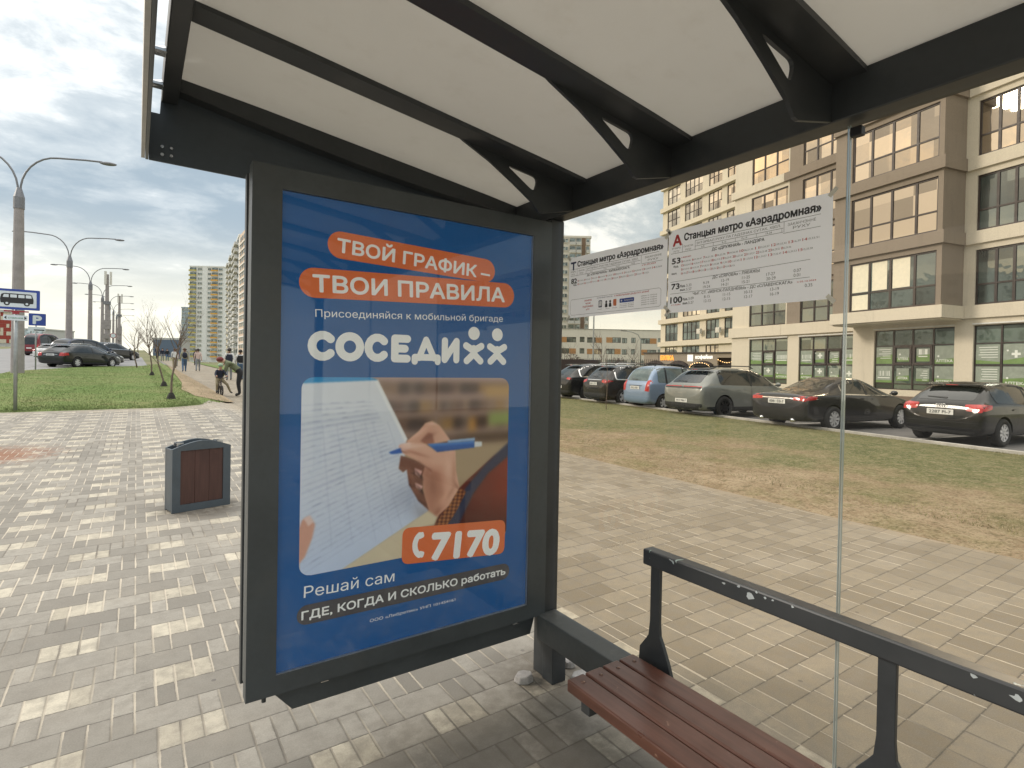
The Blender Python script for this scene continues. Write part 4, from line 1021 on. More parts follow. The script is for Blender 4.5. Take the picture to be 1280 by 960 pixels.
def make_car(name, label, cat, p, contact, heading, paint, group):
    """p: dimensions; origin = rear bumper centre on the ground, x forward, y left"""
    L, W, H = p['L'], p['W'], p['H']; wr, wf, r = p['wr'], p['wf'], p['r']
    hz, dz, bz_ = p['hood'], p['deck'], p['belt']
    xr0, xr1, xf1, xf0 = p['xr0'], p['xr1'], p['xf1'], p['xf0']
    hw = W/2
    #       x, zb, belt, top, wsill, wbelt, wtop
    tw = p.get('tw', .74)*hw
    st = [(0., .40, dz*.60, dz*.63, .74*hw, .80*hw, .62*hw),
          (.05, .27, dz-.10, dz-.05, .88*hw, .91*hw, .74*hw),
          (max(.11, xr0*.9), .22, min(bz_, dz)-.01, dz+.005, .94*hw, .95*hw, tw*1.04),
          (xr1, .20, bz_, H-.055, .965*hw, .965*hw, tw*.97),
          ((xr1*.55+xf1*.45), .19, bz_-.01, H, .97*hw, .975*hw, tw),
          (xf1, .19, bz_-.03, H-.045, .97*hw, .97*hw, tw*.96),
          (xf0, .19, bz_-.07, hz+.02, .965*hw, .955*hw, tw*1.0),
          (L-.75, .19, hz-.13, hz-.06, .95*hw, .93*hw, .72*hw),
          (L-.22, .20, hz-.27, hz-.20, .90*hw, .86*hw, .64*hw),
          (L-.03, .26, .56, .60, .74*hw, .74*hw, .55*hw), (L, .34, .48, .52, .62*hw, .62*hw, .45*hw)]
    if dz < bz_+.18 and xr0 > .5: st.insert(2, (.14, .24, dz-.06, dz, .93*hw, .945*hw, .80*hw))
    if p.get('high_tail'): st.insert(3, (xr0+.04, .21, bz_, dz+.02, .955*hw, .96*hw, tw*1.06))
    st.sort(key=lambda q: q[0])
    def ring(q):
        x, zb, be, to, ws, wb, wt = q
        hh = [(.0, zb), (.72*ws, zb), (ws, zb+.05), (ws+.012, zb+.32*(be-zb)), (wb+.012, zb+.66*(be-zb)), (wb, be-.03), (wb-.012, be+.005),
              (wb*.5+wt*.5, be*.48+to*.52-.01), (wt+.02, to-.055), (wt*.86, to-.012), (wt*.45, to+.008), (0, to+.012)]
        full = [(x, y, z) for y, z in hh]+[(x, -y, z) for y, z in hh[-2:0:-1]]
        return full
    mb = MB(); n = None
    for q in st:
        rg = ring(q); n = len(rg); mb.v += rg
    for i in range(len(st)-1):
        for k in range(n): mb.f.append((i*n+k, i*n+(k+1) % n, (i+1)*n+(k+1) % n, (i+1)*n+k)); mb.m.append(0)
    mb.f.append(tuple(range(n))); mb.m.append(0); mb.f.append(tuple((len(st)-1)*n+k for k in range(n))[::-1]); mb.m.append(0)
    me = mb.mesh('body', [paint, TRIM])
    tmp = bpy.data.objects.new('body', me); COL.objects.link(tmp)
    ss = tmp.modifiers.new('s', 'SUBSURF'); ss.levels = 2; ss.render_levels = 2
    cut = MB()
    for x in (wr, wf):
        for sgn in (1, -1): cut.prism(circle(x, r*.98, r+.055, 26), 'y', sgn*(hw-.30), sgn*(hw+.3))
    cm = cut.mesh('cutter', [TRIM]); co = bpy.data.objects.new('cutter', cm); COL.objects.link(co)
    shell0 = evaluated(tmp, 'shell')
    bo = tmp.modifiers.new('b', 'BOOLEAN'); bo.operation = 'DIFFERENCE'; bo.object = co; bo.solver = 'EXACT'
    try: bo.material_mode = 'TRANSFER'
    except Exception: pass
    bodym = evaluated(tmp, 'body'); bpy.data.objects.remove(tmp); bpy.data.objects.remove(co)
    if len(bodym.polygons) < 100: bodym = shell0.copy()
    bodym.polygons.foreach_set('use_smooth', [True]*len(bodym.polygons))
    try: bodym.set_sharp_from_angle(angle=R(38))
    except Exception: pass
    bvh = BVHTree.FromPolygons([v.co.copy() for v in shell0.vertices], [tuple(q.vertices) for q in shell0.polygons])
    cth, sth = math.cos(heading), math.sin(heading)
    ly = -(hw-.09)*p.get('side', 1)
    ox = contact[0]-(wr*cth-ly*sth); oy = contact[1]-(wr*sth+ly*cth)
    zc = G(contact[0], contact[1])+p.get('dz', -.03)
    root = thing(name, label, cat, (ox, oy, zc), heading, group)
    link('body', bodym, root)
    def proj(view, u, v, off):
        if view in ('right', 'left'):
            s = -1 if view == 'right' else 1
            h = bvh.ray_cast(Vector((u, s*4, v)), Vector((0, -s, 0)))
            return None if h[0] is None else h[0]+Vector((0, s*off, 0))+h[1]*0
        if view == 'rear': o_, d_ = Vector((-4, u, v)), Vector((1, 0, 0))
        elif view == 'front': o_, d_ = Vector((L+4, u, v)), Vector((-1, 0, 0))
        else: o_, d_ = Vector((u, v, 6)), Vector((0, 0, -1))
        h = bvh.ray_cast(o_, d_)
        return None if h[0] is None else h[0]-d_*off
    def patch(nm, view, poly, off, mtl, parent=root, rd=.03, step=.11):
        poly = rounded(poly, rd, 3) if rd else poly
        bm = bmesh.new(); vs = [bm.verts.new((a, b, 0)) for a, b in poly]; bm.faces.new(vs)
        bmesh.ops.triangulate(bm, faces=bm.faces[:])
        for _ in range(4):
            es = [e for e in bm.edges if e.calc_length() > step]
            if not es: break
            bmesh.ops.subdivide_edges(bm, edges=es, cuts=1); bmesh.ops.triangulate(bm, faces=bm.faces[:])
        bad = []
        for v_ in bm.verts:
            q = proj(view, v_.co.x, v_.co.y, off)
            if q is None: bad.append(v_)
            else: v_.co = q
        bmesh.ops.delete(bm, geom=bad, context='VERTS')
        bmesh.ops.recalc_face_normals(bm, faces=bm.faces)
        m_ = bpy.data.meshes.new(nm); bm.to_mesh(m_); bm.free(); m_.materials.append(mtl)
        m_.polygons.foreach_set('use_smooth', [True]*len(m_.polygons))
        return link(nm, m_, parent)
    # glasshouse
    g = p.get('glass', CGLASS); bl = bz_+.025; tz = H-.105
    def roofz(x):
        if x < xr1: return dz+(H-.055-dz)*max(0, (x-xr0))/max(.01, xr1-xr0)
        if x > xf1: return H-.045-(H-.045-hz)*(x-xf1)/(xf0-xf1)
        return H
    xs0 = p.get('sw0', xr0+.35*(xr1-xr0)+.25); xs1 = xf0-.28
    side = [(xs0, bl+.01)]
    side += [(xs0+.03, min(tz, roofz(xs0)-.11))]
    side += [(max(xr1, xs0+.2), tz-.0), (xf1-.05, tz-.01), (xf1+.18, min(tz-.03, roofz(xf1+.18)-.09)), (xs1, bl-.035)]
    for sd in ('right', 'left'):
        if p.get('chrome'):
            cx = sum(a for a, b in side)/len(side); cz = sum(b for a, b in side)/len(side)
            patch('window_trim', sd, [(a+(.055 if a > cx else -.055), b+(.045 if b > cz else -.035)) for a, b in side], .004, CHROME, rd=.10)
        sw = patch('side_window', sd, side, .007, g, rd=.09)
        for xb in p.get('pillars', (xf1-.55*(xf1-xr1),)):
            patch('door_pillar', sd, [(xb-.045, bl-.02), (xb+.045, bl-.02), (xb+.03, tz+.01), (xb-.03, tz+.01)], .010, BLACKP, rd=0)
    # rear and front screens
    rw = tw*.90; rz0, rz1 = dz+.03+p.get('rw_lift', 0), H-.10
    patch('rear_window', 'rear', [(-rw*1.02, rz0), (rw*1.02, rz0), (rw*.88, rz1), (-rw*.88, rz1)], .006, p.get('rglass', g), rd=.07)
    if p.get('wiper', True): patch('rear_wiper', 'rear', [(-.05, rz0+.03), (.42*hw, rz0+.055), (.42*hw, rz0+.07), (-.05, rz0+.06)], .018, BLACKP, rd=0)
    patch('windscreen', 'front', [(-tw*.98, hz+.06), (tw*.98, hz+.06), (tw*.86, H-.10), (-tw*.86, H-.10)], .006, g, rd=.06)
    # lamps, plate, bumper
    lw = p.get('lamp', [(.56, dz-.20), (.93, dz-.22), (.93, dz-.06), (.60, dz-.06)])
    for s in (1, -1):
        poly = [(s*a*hw, b) for a, b in lw]; patch('taillight', 'rear', poly if s > 0 else poly[::-1], .006, REDL, rd=.03, step=.06)
    if p.get('lampside'):
        for sd in ('right', 'left'): patch('taillight', sd, p['lampside'], .006, REDL, rd=.03, step=.06)
    pz = p.get('plate', dz-.28)
    pl = patch('licence_plate', 'rear', [(-.27, pz-.06), (.27, pz-.06), (.27, pz+.06), (-.27, pz+.06)], .012, PLATE, rd=.01)
    if p.get('ptext'):
        mb = MB(); xx = min(v_.co.x for v_ in pl.data.vertices)-.003
        write(mb, p['ptext'], lambda u, v: (xx, -u, v), -.22, pz-.035, .07, .44, .01); mb.build('lettering', TBLACK, pl, fix=False)
        for v_ in pl.data.vertices: v_.co.x = xx+.003+.001
    if p.get('strip'):
        zs, a0, h_ = p['strip']; patch('boot_strip', 'rear', [(-a0*hw, zs), (a0*hw, zs), (a0*hw, zs+h_), (-a0*hw, zs+h_)], .010, p.get('strip_m', CHROME), rd=.01, step=.08)
    bmt = p.get('bumper', TRIM)
    patch('rear_bumper', 'rear', [(-.86*hw, .25), (.86*hw, .25), (.90*hw, p.get('bz', .40)), (-.90*hw, p.get('bz', .40))], .009, bmt, rd=.03)
    if p.get('cladding'):
        for sd in ('right', 'left'):
            patch('side_cladding', sd, [(.25, .24), (L-.3, .24), (L-.3, .36), (.25, .38)], .008, TRIM, rd=.02)
    for sd in ('right', 'left'):
        for xh in p.get('handles', (xf1-.55*(xf1-xr1)-.75, xf1-.55*(xf1-xr1)+.22)): patch('door_handle', sd, [(xh, bz_-.13), (xh+.2, bz_-.125), (xh+.2, bz_-.095), (xh, bz_-.10)], .022, p.get('handle_m', paint), rd=.01)
        xd = p.get('pillars', (xf1-.55*(xf1-xr1),))[0]
        patch('door_seam', sd, [(xd-.006, .34), (xd+.006, .34), (xd+.008, bl-.03), (xd-.004, bl-.03)], .003, BLACKP, rd=0)
        patch('headlight', sd, [(L-.62, hz-.26), (L-.24, hz-.36), (L-.22, hz-.28), (L-.5, hz-.17)], .006, CLEARL, rd=.02, step=.07)
    patch('grille', 'front', [(-.45*hw, .42), (.45*hw, .42), (.5*hw, .60), (-.5*hw, .60)], .008, BLACKP)
    for s in (1, -1):
        mb = MB().ball((xf0-.28, s*(hw+.07), bz_+.05), .1, 7, sz=(.75, .95, .72)); mb.bar((xf0-.25, s*(hw-.06), bz_+.02), (xf0-.27, s*(hw+.05), bz_+.03), .05, .04)
        mb.build('mirror', p.get('mirror', paint), root, smooth=True)
    if p.get('rails'):
        for s in (1, -1):
            mb = MB().tube([(xr1+.05, s*(tw*.92), H-.04), (xr1+.2, s*(tw*.94), H+.035), (xf1-.45, s*(tw*.94), H+.04), (xf1-.25, s*(tw*.92), H-.03)], .017, 8); mb.build('roof_rail', p.get('rail_m', BLACKP), root, smooth=True)
    if p.get('badge'):      # four linked rings
        mb = MB(); xx = p['badge'][1]; zb_ = p['badge'][0]
        for i in range(4):
            cyy = (i-1.5)*.052; c = circle(cyy, zb_, .033, 20); mb.tube([(xx, a, b) for a, b in c+[c[0]]], .0045, 6)
        mb.build('badge', CHROME, root, smooth=True)
    if p.get('spoiler'):
        mb = MB(); y_ = tw*.88; mb.prism([(xr1-.14, H-.075), (xr1+.12, H-.03), (xr1+.12, H-.055), (xr1-.13, H-.10)], 'y', -y_, y_); mb.build('spoiler', p.get('spoiler_m', paint), root, bevel=.008)
        mb = MB().box(xr1-.150, xr1-.142, -.12, .12, H-.092, H-.078); mb.build('brake_light', REDL, root)
    if p.get('exhaust'):
        for s in (1, -1): MB().tube([(-.02, s*.52*hw, .29), (.2, s*.52*hw, .29)], .045, 14).build('exhaust_pipe', CHROME, root, smooth=True)
    ty, ri = wheel_mesh(r, .21, min(9, p.get('spokes', 10)), p.get('drim', False))
    for x in (wr, wf):
        for s in (1, -1):
            w_ = link('wheel', ty, root); w_.location = (x, s*(hw-.115), r)
            if s > 0: w_.rotation_euler = (0, 0, math.pi)
            link('rim', ri, w_)
    return root
BLK = car_paint('black_car_paint', (.008, .0085, .010), 0.); GRAPH = car_paint('graphite_car_paint', (.022, .022, .024), .3); SAGE = car_paint('sage_grey_car_paint', (.20, .21, .195), .4)
SKYB = car_paint('pale_blue_car_paint', (.24, .32, .45), .4); DBR = car_paint('dark_brown_grey_car_paint', (.017, .016, .0155), .2); DGREEN = car_paint('deep_green_black_paint', (.010, .014, .013), .3)
NAVY = car_paint('navy_car_paint', (.020, .028, .055), .4); REDC = car_paint('dark_red_van_paint', (.20, .02, .025), .2); WHC = car_paint('white_car_paint', (.65, .65, .64), .0); TEAL = car_paint('teal_car_paint', (.03, .22, .32), .3); WINE = car_paint('wine_car_paint', (.09, .02, .025), .3)
hatch = dict(L=4.28, W=1.77, H=1.44, wr=.80, wf=3.38, r=.315, hood=.98, deck=.965, belt=.93, xr0=.12, xr1=.62, xf1=2.35, xf0=3.25, tw=.72, plate=.74, lamp=[(.56, .79), (.90, .76), (.94, .90), (.90, .945), (.52, .93)], lampside=[(.06, .79), (.32, .84), (.36, .93), (.08, .93)], bz=.34, spoiler=True, spokes=10, ptext='2287 PI-7', badge=(.885, .018), strip=(.52, .96, .012), strip_m=BLACKP, pillars=(1.85,), handles=(1.15, 2.05), rw_lift=.02)
sedan = dict(L=4.95, W=1.88, H=1.45, wr=1.08, wf=3.98, r=.335, hood=.97, deck=1.00, belt=.97, xr0=.92, xr1=1.75, xf1=2.75, xf0=3.75, tw=.68, plate=.77, lamp=[(.50, .82), (.93, .80), (.95, .90), (.50, .895)], lampside=[(.04, .82), (.40, .85), (.46, .93), (.06, .94)], strip=(.845, .52, .03), bz=.40, bumper=GRAPH, chrome=True, sw0=1.50, spokes=10, wiper=False, exhaust=True, ptext='0081 ЕВ-7', pillars=(2.42,), handles=(1.75, 2.65))
gsuv = dict(L=4.72, W=1.90, H=1.66, wr=.98, wf=3.82, r=.36, hood=1.05, deck=1.10, belt=1.05, xr0=.18, xr1=.72, xf1=2.80, xf0=3.65, tw=.73, plate=.55, lamp=[(.05, 1.005), (.86, .995), (.86, 1.025), (.05, 1.03)], strip=(.955, .84, .05), strip_m=BLACKP, bz=.47, cladding=True, rails=True, spoiler=True, spoiler_m=BLACKP, spokes=10, drim=True, pillars=(2.2,), sw0=.80, ptext='4417 MA-7')
mini = dict(L=3.97, W=1.70, H=1.69, wr=.72, wf=3.22, r=.295, hood=1.06, deck=1.06, belt=1.00, xr0=.08, xr1=.38, xf1=2.15, xf0=3.05, tw=.78, plate=.83, lamp=[(.68, .72), (.93, .70), (.92, 1.16), (.72, 1.10)], bz=.50, bumper=car_paint('pale_blue_bumper', (.20, .28, .40), .2), rails=True, spokes=6, pillars=(1.70, .85), sw0=.46, strip=(.90, .45, .02), strip_m=TRIM, ptext='3012 KB-7', glass=CGLASSL, mirror=TRIM, handles=(1.85,))
suv2 = dict(L=4.66, W=1.86, H=1.70, wr=.92, wf=3.62, r=.355, hood=1.08, deck=1.10, belt=1.06, xr0=.16, xr1=.62, xf1=2.55, xf0=3.45, tw=.72, plate=.88, lamp=[(.60, .95), (.93, .90), (.95, 1.02), (.60, 1.06)], lampside=[(.06, .92), (.42, 1.0), (.10, 1.07)], strip=(1.03, .55, .03), bz=.50, chrome=True, rails=True, rail_m=CHROME, spoiler=True, spokes=5, pillars=(2.05,), ptext='5873 CT-7')
suv1 = dict(L=4.90, W=1.96, H=1.72, wr=.98, wf=3.86, r=.37, hood=1.08, deck=1.12, belt=1.09, xr0=.16, xr1=.80, xf1=2.65, xf0=3.60, tw=.70, plate=.62, lamp=[(.62, .98), (.93, .95), (.94, 1.05), (.62, 1.06)], bz=.46, chrome=True, spoiler=True, spokes=5, pillars=(2.15,), ptext='7102 OM-7')
wagon = dict(L=4.85, W=1.86, H=1.50, wr=1.02, wf=3.83, r=.335, hood=.98, deck=1.00, belt=.97, xr0=.14, xr1=.75, xf1=2.70, xf0=3.65, tw=.70, plate=.80, lamp=[(.60, .74), (.94, .72), (.94, .94), (.64, .93)], lampside=[(.05, .74), (.40, .78), (.36, .93), (.06, .94)], bz=.42, bumper=BLK, rails=True, rail_m=CHROME, spokes=7, pillars=(2.25,), strip=(.80, .5, .02), ptext='6640 AX-7', spoiler=True)
van = dict(L=4.95, W=1.92, H=1.95, wr=.95, wf=3.95, r=.34, hood=1.15, deck=1.15, belt=1.10, xr0=.08, xr1=.30, xf1=3.10, xf0=4.15, tw=.80, plate=.80, lamp=[(.78, .75), (.95, .75), (.95, 1.2), (.80, 1.2)], bz=.45, spokes=5, pillars=(2.7, 1.5), sw0=.4)
GR = 'cars parked in a row behind the glass'
HD = R(-9.5)
make_car('hatchback_car', 'black hatchback with four-ring badge and white plate, nearest of the parked row', 'car', hatch, (15.85, 3.96), HD, BLK, GR)
make_car('sedan_car', 'dark graphite saloon with chrome-edged side window and red wide lamps', 'car', sedan, (15.30, 7.28), HD, GRAPH, GR)
make_car('estate_car', 'sage grey crossover with full-width rear lamp strip and black wheels', 'car', gsuv, (15.70, 10.85), R(-8), SAGE, GR)
make_car('minivan_car', 'pale blue upright minivan with tall red rear lamps', 'car', mini, (16.27, 13.81), HD, SKYB, GR)
make_car('suv_car', 'dark brown-grey SUV with chrome window line beside the pale blue minivan', 'car', suv2, (16.62, 16.19), HD, DBR, GR)
make_car('suv_car', 'black SUV half hidden by the shelter post, at the far end of the row', 'car', suv1, (17.25, 19.1), HD, BLK, GR)
GL = 'vehicles standing beyond the lawn'
make_car('estate_car', 'dark estate car with silver roof rails parked just beyond the lawn', 'car', wagon, (-3.13, 44.64), R(52), DGREEN, GL)
sal2 = dict(sedan); sal2.update(chrome=False, side=1)
make_car('sedan_car', 'black saloon showing only its nose in front of the dark estate car', 'car', sal2, (-3.1, 47.9), R(50), BLK, GL)
make_car('van', 'navy van standing behind the black estate car', 'van', van, (-3.9, 56.5), R(48), NAVY, GL)
make_car('van', 'dark red van, its roof showing above the black estate car', 'van', dict(van, H=2.45), (-8.3, 78.5), R(60), REDC, GL)
make_car('hatchback_car', 'white hatchback glimpsed in front of the red van', 'car', hatch, (-5.5, 60.5), R(50), WHC, GL)
make_car('suv_car', 'small black SUV at the right end behind the navy van', 'car', suv1, (-2.2, 63.5), R(48), BLK, GL)
make_car('minivan_car', 'teal car driving on the road behind the parking sign', 'car', dict(mini, glass=CGLASS, ptext=None), (-10.6, 88), R(90), TEAL, GL)
make_car('hatchback_car', 'wine red hatchback following beside the teal car', 'car', hatch, (-9.3, 97), R(90), WINE, GL)

# ------------------------------------------------------------------ buildings on the right
def stucco(name, col, var=.08):
    m, nt, p = newmat(name); pos = position(nt)
    s = nt.nodes.new("ShaderNodeMapping"); nt.links.new(pos, s.inputs[0]); s.inputs['Scale'].default_value = (2.5, 2.5, .25)
    streak = noise(nt, s.outputs[0], 1.2, 6, .65); fine = noise(nt, pos, 30, 4, .6)
    c = mixc(nt, fine.step(.3, .7), tuple(x*(1-var) for x in col), tuple(x*(1+var) for x in col))
    c = mixc(nt, streak.step(.5, .8, 0, .4), c, tuple(x*.66 for x in col))
    nt.links.new(c, p.inputs['Base Color']); p.inputs['Roughness'].default_value = .9; p.inputs['Specular IOR Level'].default_value = .2
    bump(nt, p, fine, .3, .01); return m
CREAM = stucco('cream_stucco', (.64, .58, .47)); TAUPE = stucco('taupe_stucco', (.265, .222, .178)); WHITEST = stucco('white_stucco', (.66, .63, .57)); GREYB = stucco('grey_brown_cladding', (.36, .31, .25))
FRAME = mat('brown_window_frame', (.032, .020, .017), .45, var=.15)
def facade_glass(name, body, refl, tint, rough=.02):
    m, nt, p = newmat(name); pos = position(nt)
    oi = nt.nodes.new("ShaderNodeObjectInfo"); ob = coords(nt); so = nt.nodes.new("ShaderNodeSeparateXYZ"); nt.links.new(ob, so.inputs[0])
    cc = nt.nodes.new("ShaderNodeCombineXYZ"); nt.links.new((V(nt, so.outputs[0])/1.02+V(nt, oi.outputs['Random'])*37.).floor().s, cc.inputs[0]); nt.links.new((V(nt, so.outputs[2])/.95).floor().s, cc.inputs[1]); nt.links.new((V(nt, oi.outputs['Random'])*91.).s, cc.inputs[2])
    wnn = nt.nodes.new("ShaderNodeTexWhiteNoise"); nt.links.new(cc.outputs[0], wnn.inputs['Vector']); rv = V(nt, wnn.outputs['Value'])
    wv = noise(nt, pos, .55, 3, .5); b = mixc(nt, (noise(nt, pos, .8, 4)*.6+rv*.4).step(.3, .7), tuple(x*.5 for x in body), tuple(x*1.7 for x in body))
    nt.links.new(b, p.inputs['Base Color']); p.inputs['Roughness'].default_value = .35; p.inputs['Specular IOR Level'].default_value = .3
    gl = nt.nodes.new("ShaderNodeBsdfGlossy"); gl.inputs['Roughness'].default_value = rough; gl.inputs[0].default_value = c4(tint)
    bp = nt.nodes.new("ShaderNodeBump"); bp.inputs['Strength'].default_value = .25; bp.inputs['Distance'].default_value = .06; nt.links.new(wv.s, bp.inputs['Height']); nt.links.new(bp.outputs[0], gl.inputs['Normal'])
    mx = nt.nodes.new("ShaderNodeMixShader"); nt.links.new((rv*refl*.95+refl*.42).s, mx.inputs[0])
    nt.links.new(p.outputs[0], mx.inputs[1]); nt.links.new(gl.outputs[0], mx.inputs[2]); nt.links.new(mx.outputs[0], nt.nodes['Material Output'].inputs[0]); return m
FG_GOLD = facade_glass('amber_glow_window_glass', (.035, .03, .025), .68, (1, .89, .72))  # same glass as the dim panes; amber reflection put into its tint
FG_DARK = facade_glass('clear_window_glass', (.035, .05, .048), .17, (.88, 1, .97))
FG_SHOP = facade_glass('shop_window_glass', (.055, .075, .06), .16, (.9, 1, .95))
BLIND = mat('cream_roller_blind', (.80, .74, .58), .8, var=.06)
WCACHE = {}
def window(parent, x0, x1, z0, z1, y, cols, rows, glass, fr=.06, dep=.14, mats_idx=None, blinds=()):
    """one window facing +y in the parent's frame: mullioned frame with its panes; cols/rows are fractions of the bars"""
    w, h = x1-x0, z1-z0; key = (round(w, 3), round(h, 3), tuple(cols), tuple(rows), fr)
    if key not in WCACHE:
        mb = MB()
        mb.box(0, fr, 0, .07, 0, h); mb.box(w-fr, w, 0, .07, 0, h); mb.box(fr, w-fr, 0, .07, 0, fr); mb.box(fr, w-fr, 0, .07, h-fr, h)
        for c in cols: mb.box(c*w-fr*.7, c*w+fr*.7, .002, .068, fr, h-fr)
        cc = [0]+list(cols)+[1]
        for r_ in rows:
            for a, b in zip(cc[:-1], cc[1:]): mb.box(a*w+fr*.72, b*w-fr*.72, .004, .066, r_*h-fr*.5, r_*h+fr*.5)
        WCACHE[key] = mb.mesh('window', FRAME)
        pn = MB(); rr = [0]+list(rows)+[1]
        for a, b in zip(cc[:-1], cc[1:]):
            for c, d in zip(rr[:-1], rr[1:]): pn.add([(a*w+.01, .03, c*h+.01), (b*w-.01, .03, c*h+.01), (b*w-.01, .03, d*h-.01), (a*w+.01, .03, d*h-.01)], [(0, 1, 2, 3)])
        WCACHE[key+('p',)] = pn
    o = link('window', WCACHE[key], parent); o.location = (x0, y-dep, z0)
    pk = key+(glass.name,)
    if pk not in WCACHE: WCACHE[pk] = WCACHE[key+('p',)].mesh('pane', glass)
    link('pane', WCACHE[pk], o)
    for c0, c1, r0, r1 in blinds:
        b = MB().box(c0*w+fr, c1*w-fr, .034, .040, r0*h, r1*h-fr).build('blind', BLIND, o)
    return o
def facade(parent, y, x0, x1, z0, z1, holes, m, back=.3, name='wall'):
    """solid wall slab from y-back to y with rectangular openings (x0,x1,z0,z1)"""
    xs = sorted(set([x0, x1]+[h for q in holes for h in q[:2]])); zs = sorted(set([z0, z1]+[h for q in holes for h in q[2:]]))
    mb = MB()
    inside = lambda a, b: any(q[0] < a < q[1] and q[2] < b < q[3] for q in holes)
    nx_, nz_ = len(xs)-1, len(zs)-1
    solid = [[not inside((xs[i]+xs[i+1])/2, (zs[j]+zs[j+1])/2) for j in range(nz_)] for i in range(nx_)]
    S = lambda i, j: 0 <= i < nx_ and 0 <= j < nz_ and solid[i][j]
    for i in range(nx_):
        for j in range(nz_):
            if not solid[i][j]: continue
            a, b, c, d = xs[i], xs[i+1], zs[j], zs[j+1]
            for yy in (y, y-back): mb.add([(a, yy, c), (b, yy, c), (b, yy, d), (a, yy, d)], [(0, 1, 2, 3)])
            for di, dj, q in ((-1, 0, [(a, c), (a, d)]), (1, 0, [(b, c), (b, d)]), (0, -1, [(a, c), (b, c)]), (0, 1, [(a, d), (b, d)])):
                if not S(i+di, j+dj):
                    (p0, q0), (p1, q1) = q; mb.add([(p0, y, q0), (p1, y, q1), (p1, y-back, q1), (p0, y-back, q0)], [(0, 1, 2, 3)])
    return mb.build(name, m, parent)
near_b = thing('apartment_building', 'cream and taupe apartment block with big brown-framed windows and a pharmacy on its ground floor', 'building', (29.7, 9.6, 0), R(77))
# ledge tops of the storeys above the shops
LZ = [4.69, 8.02, 11.36, 14.70, 18.04]
TOPZ = 21.4
def ledge(x0, x1, y, zt, h, m, ext=.13, xe0=0, xe1=0):
    return MB().box(x0-xe0, x1+xe1, y-.05, y+ext, zt-h, zt).build('ledge', m, near_b, bevel=.01)
def storey_windows(x0, x1, y, cols, glass_f, fl, blinds=None):
    holes = []
    for i, zt in enumerate(LZ):
        zb = zt+.03; zu = zt+2.50 if i < len(LZ)-1 else zt+2.5
        holes.append((x0, x1, zb, zu))
        window(near_b, x0, x1, zb, zu, y, cols, [.37], glass_f(i), blinds=(blinds or {}).get(i, ()), fr=.075)
    return holes
gold_hi = lambda i: FG_GOLD if i >= 1 else FG_DARK
gold_all = lambda i: FG_GOLD
dark_low = lambda i: FG_GOLD if i >= 2 else FG_DARK
# bay A, projecting
ca = [(1.20-.22)/4.18, (2.34-.22)/4.18, (3.39-.22)/4.18]
hA = storey_windows(.22, 4.40, 0, ca, lambda i: FG_GOLD if i >= 2 else (FG_DARK if i == 0 else FG_GOLD), None, {0: ((.745, 1.0, .40, 1.0), (.53, .745, .40, 1.0), (.27, .50, .40, 1.0), (.745, 1.0, .0, .37))})
facade(near_b, 0, 0, 5.34, 4.12, TOPZ, hA, TAUPE)
MB().box(5.04, 5.34, -3.19, -.301, 4.12, TOPZ).build('wall', TAUPE, near_b)
MB().box(0, .3, -1.549, -.301, 4.12, TOPZ).build('wall', TAUPE, near_b)
for i, zt in enumerate(LZ):
    h = .57
    m_ = CREAM if i == 0 else TAUPE
    ledge(0, 5.34, 0, zt, h, m_, .15, .14, .05)
    MB().box(-.14, -.002, -1.42, -.052, zt-h, zt).build('ledge', m_, near_b)
MB().box(.001, 5.33, -1.56, -.01, 4.05, 4.118).build('soffit', CREAM, near_b)
# bay R, the flush wall to the right
yR = -1.55
hR = []
for (a, b, cols) in ((-4.3, -.46, [.28, .63, .80]), (-9.2, -5.3, [.28, .55, .80])):
    hR += storey_windows(a, b, yR, cols, dark_low, None)
facade(near_b, yR, -12, -.002, 4.12, TOPZ, hR, CREAM)
for zt in LZ: ledge(-12, -.142, yR, zt, .57, CREAM, .13)
# bays B and C, set back beyond the projecting bay
yB = -3.2
hB = storey_windows(7.30, 10.22, yB, [.33, .665], gold_hi, None); facade(near_b, yB, 5.35, 11.24, 4.0, TOPZ, hB, TAUPE)
hC = storey_windows(11.35, 14.50, yB-.02, [.33, .66], gold_hi, None); facade(near_b, yB-.02, 11.245, 16.1, 4.0, TOPZ, hC, CREAM)
for i, zt in enumerate(LZ):
    ledge(5.36, 11.55, yB, zt, .55 if i else .70, TAUPE if i else CREAM, .16); ledge(11.56, 16.3, yB-.02, zt, .55 if i else .70, CREAM, .18)
MB().box(15.8, 16.1, -12, yB-.33, 4.0, TOPZ).build('wall', CREAM, near_b)
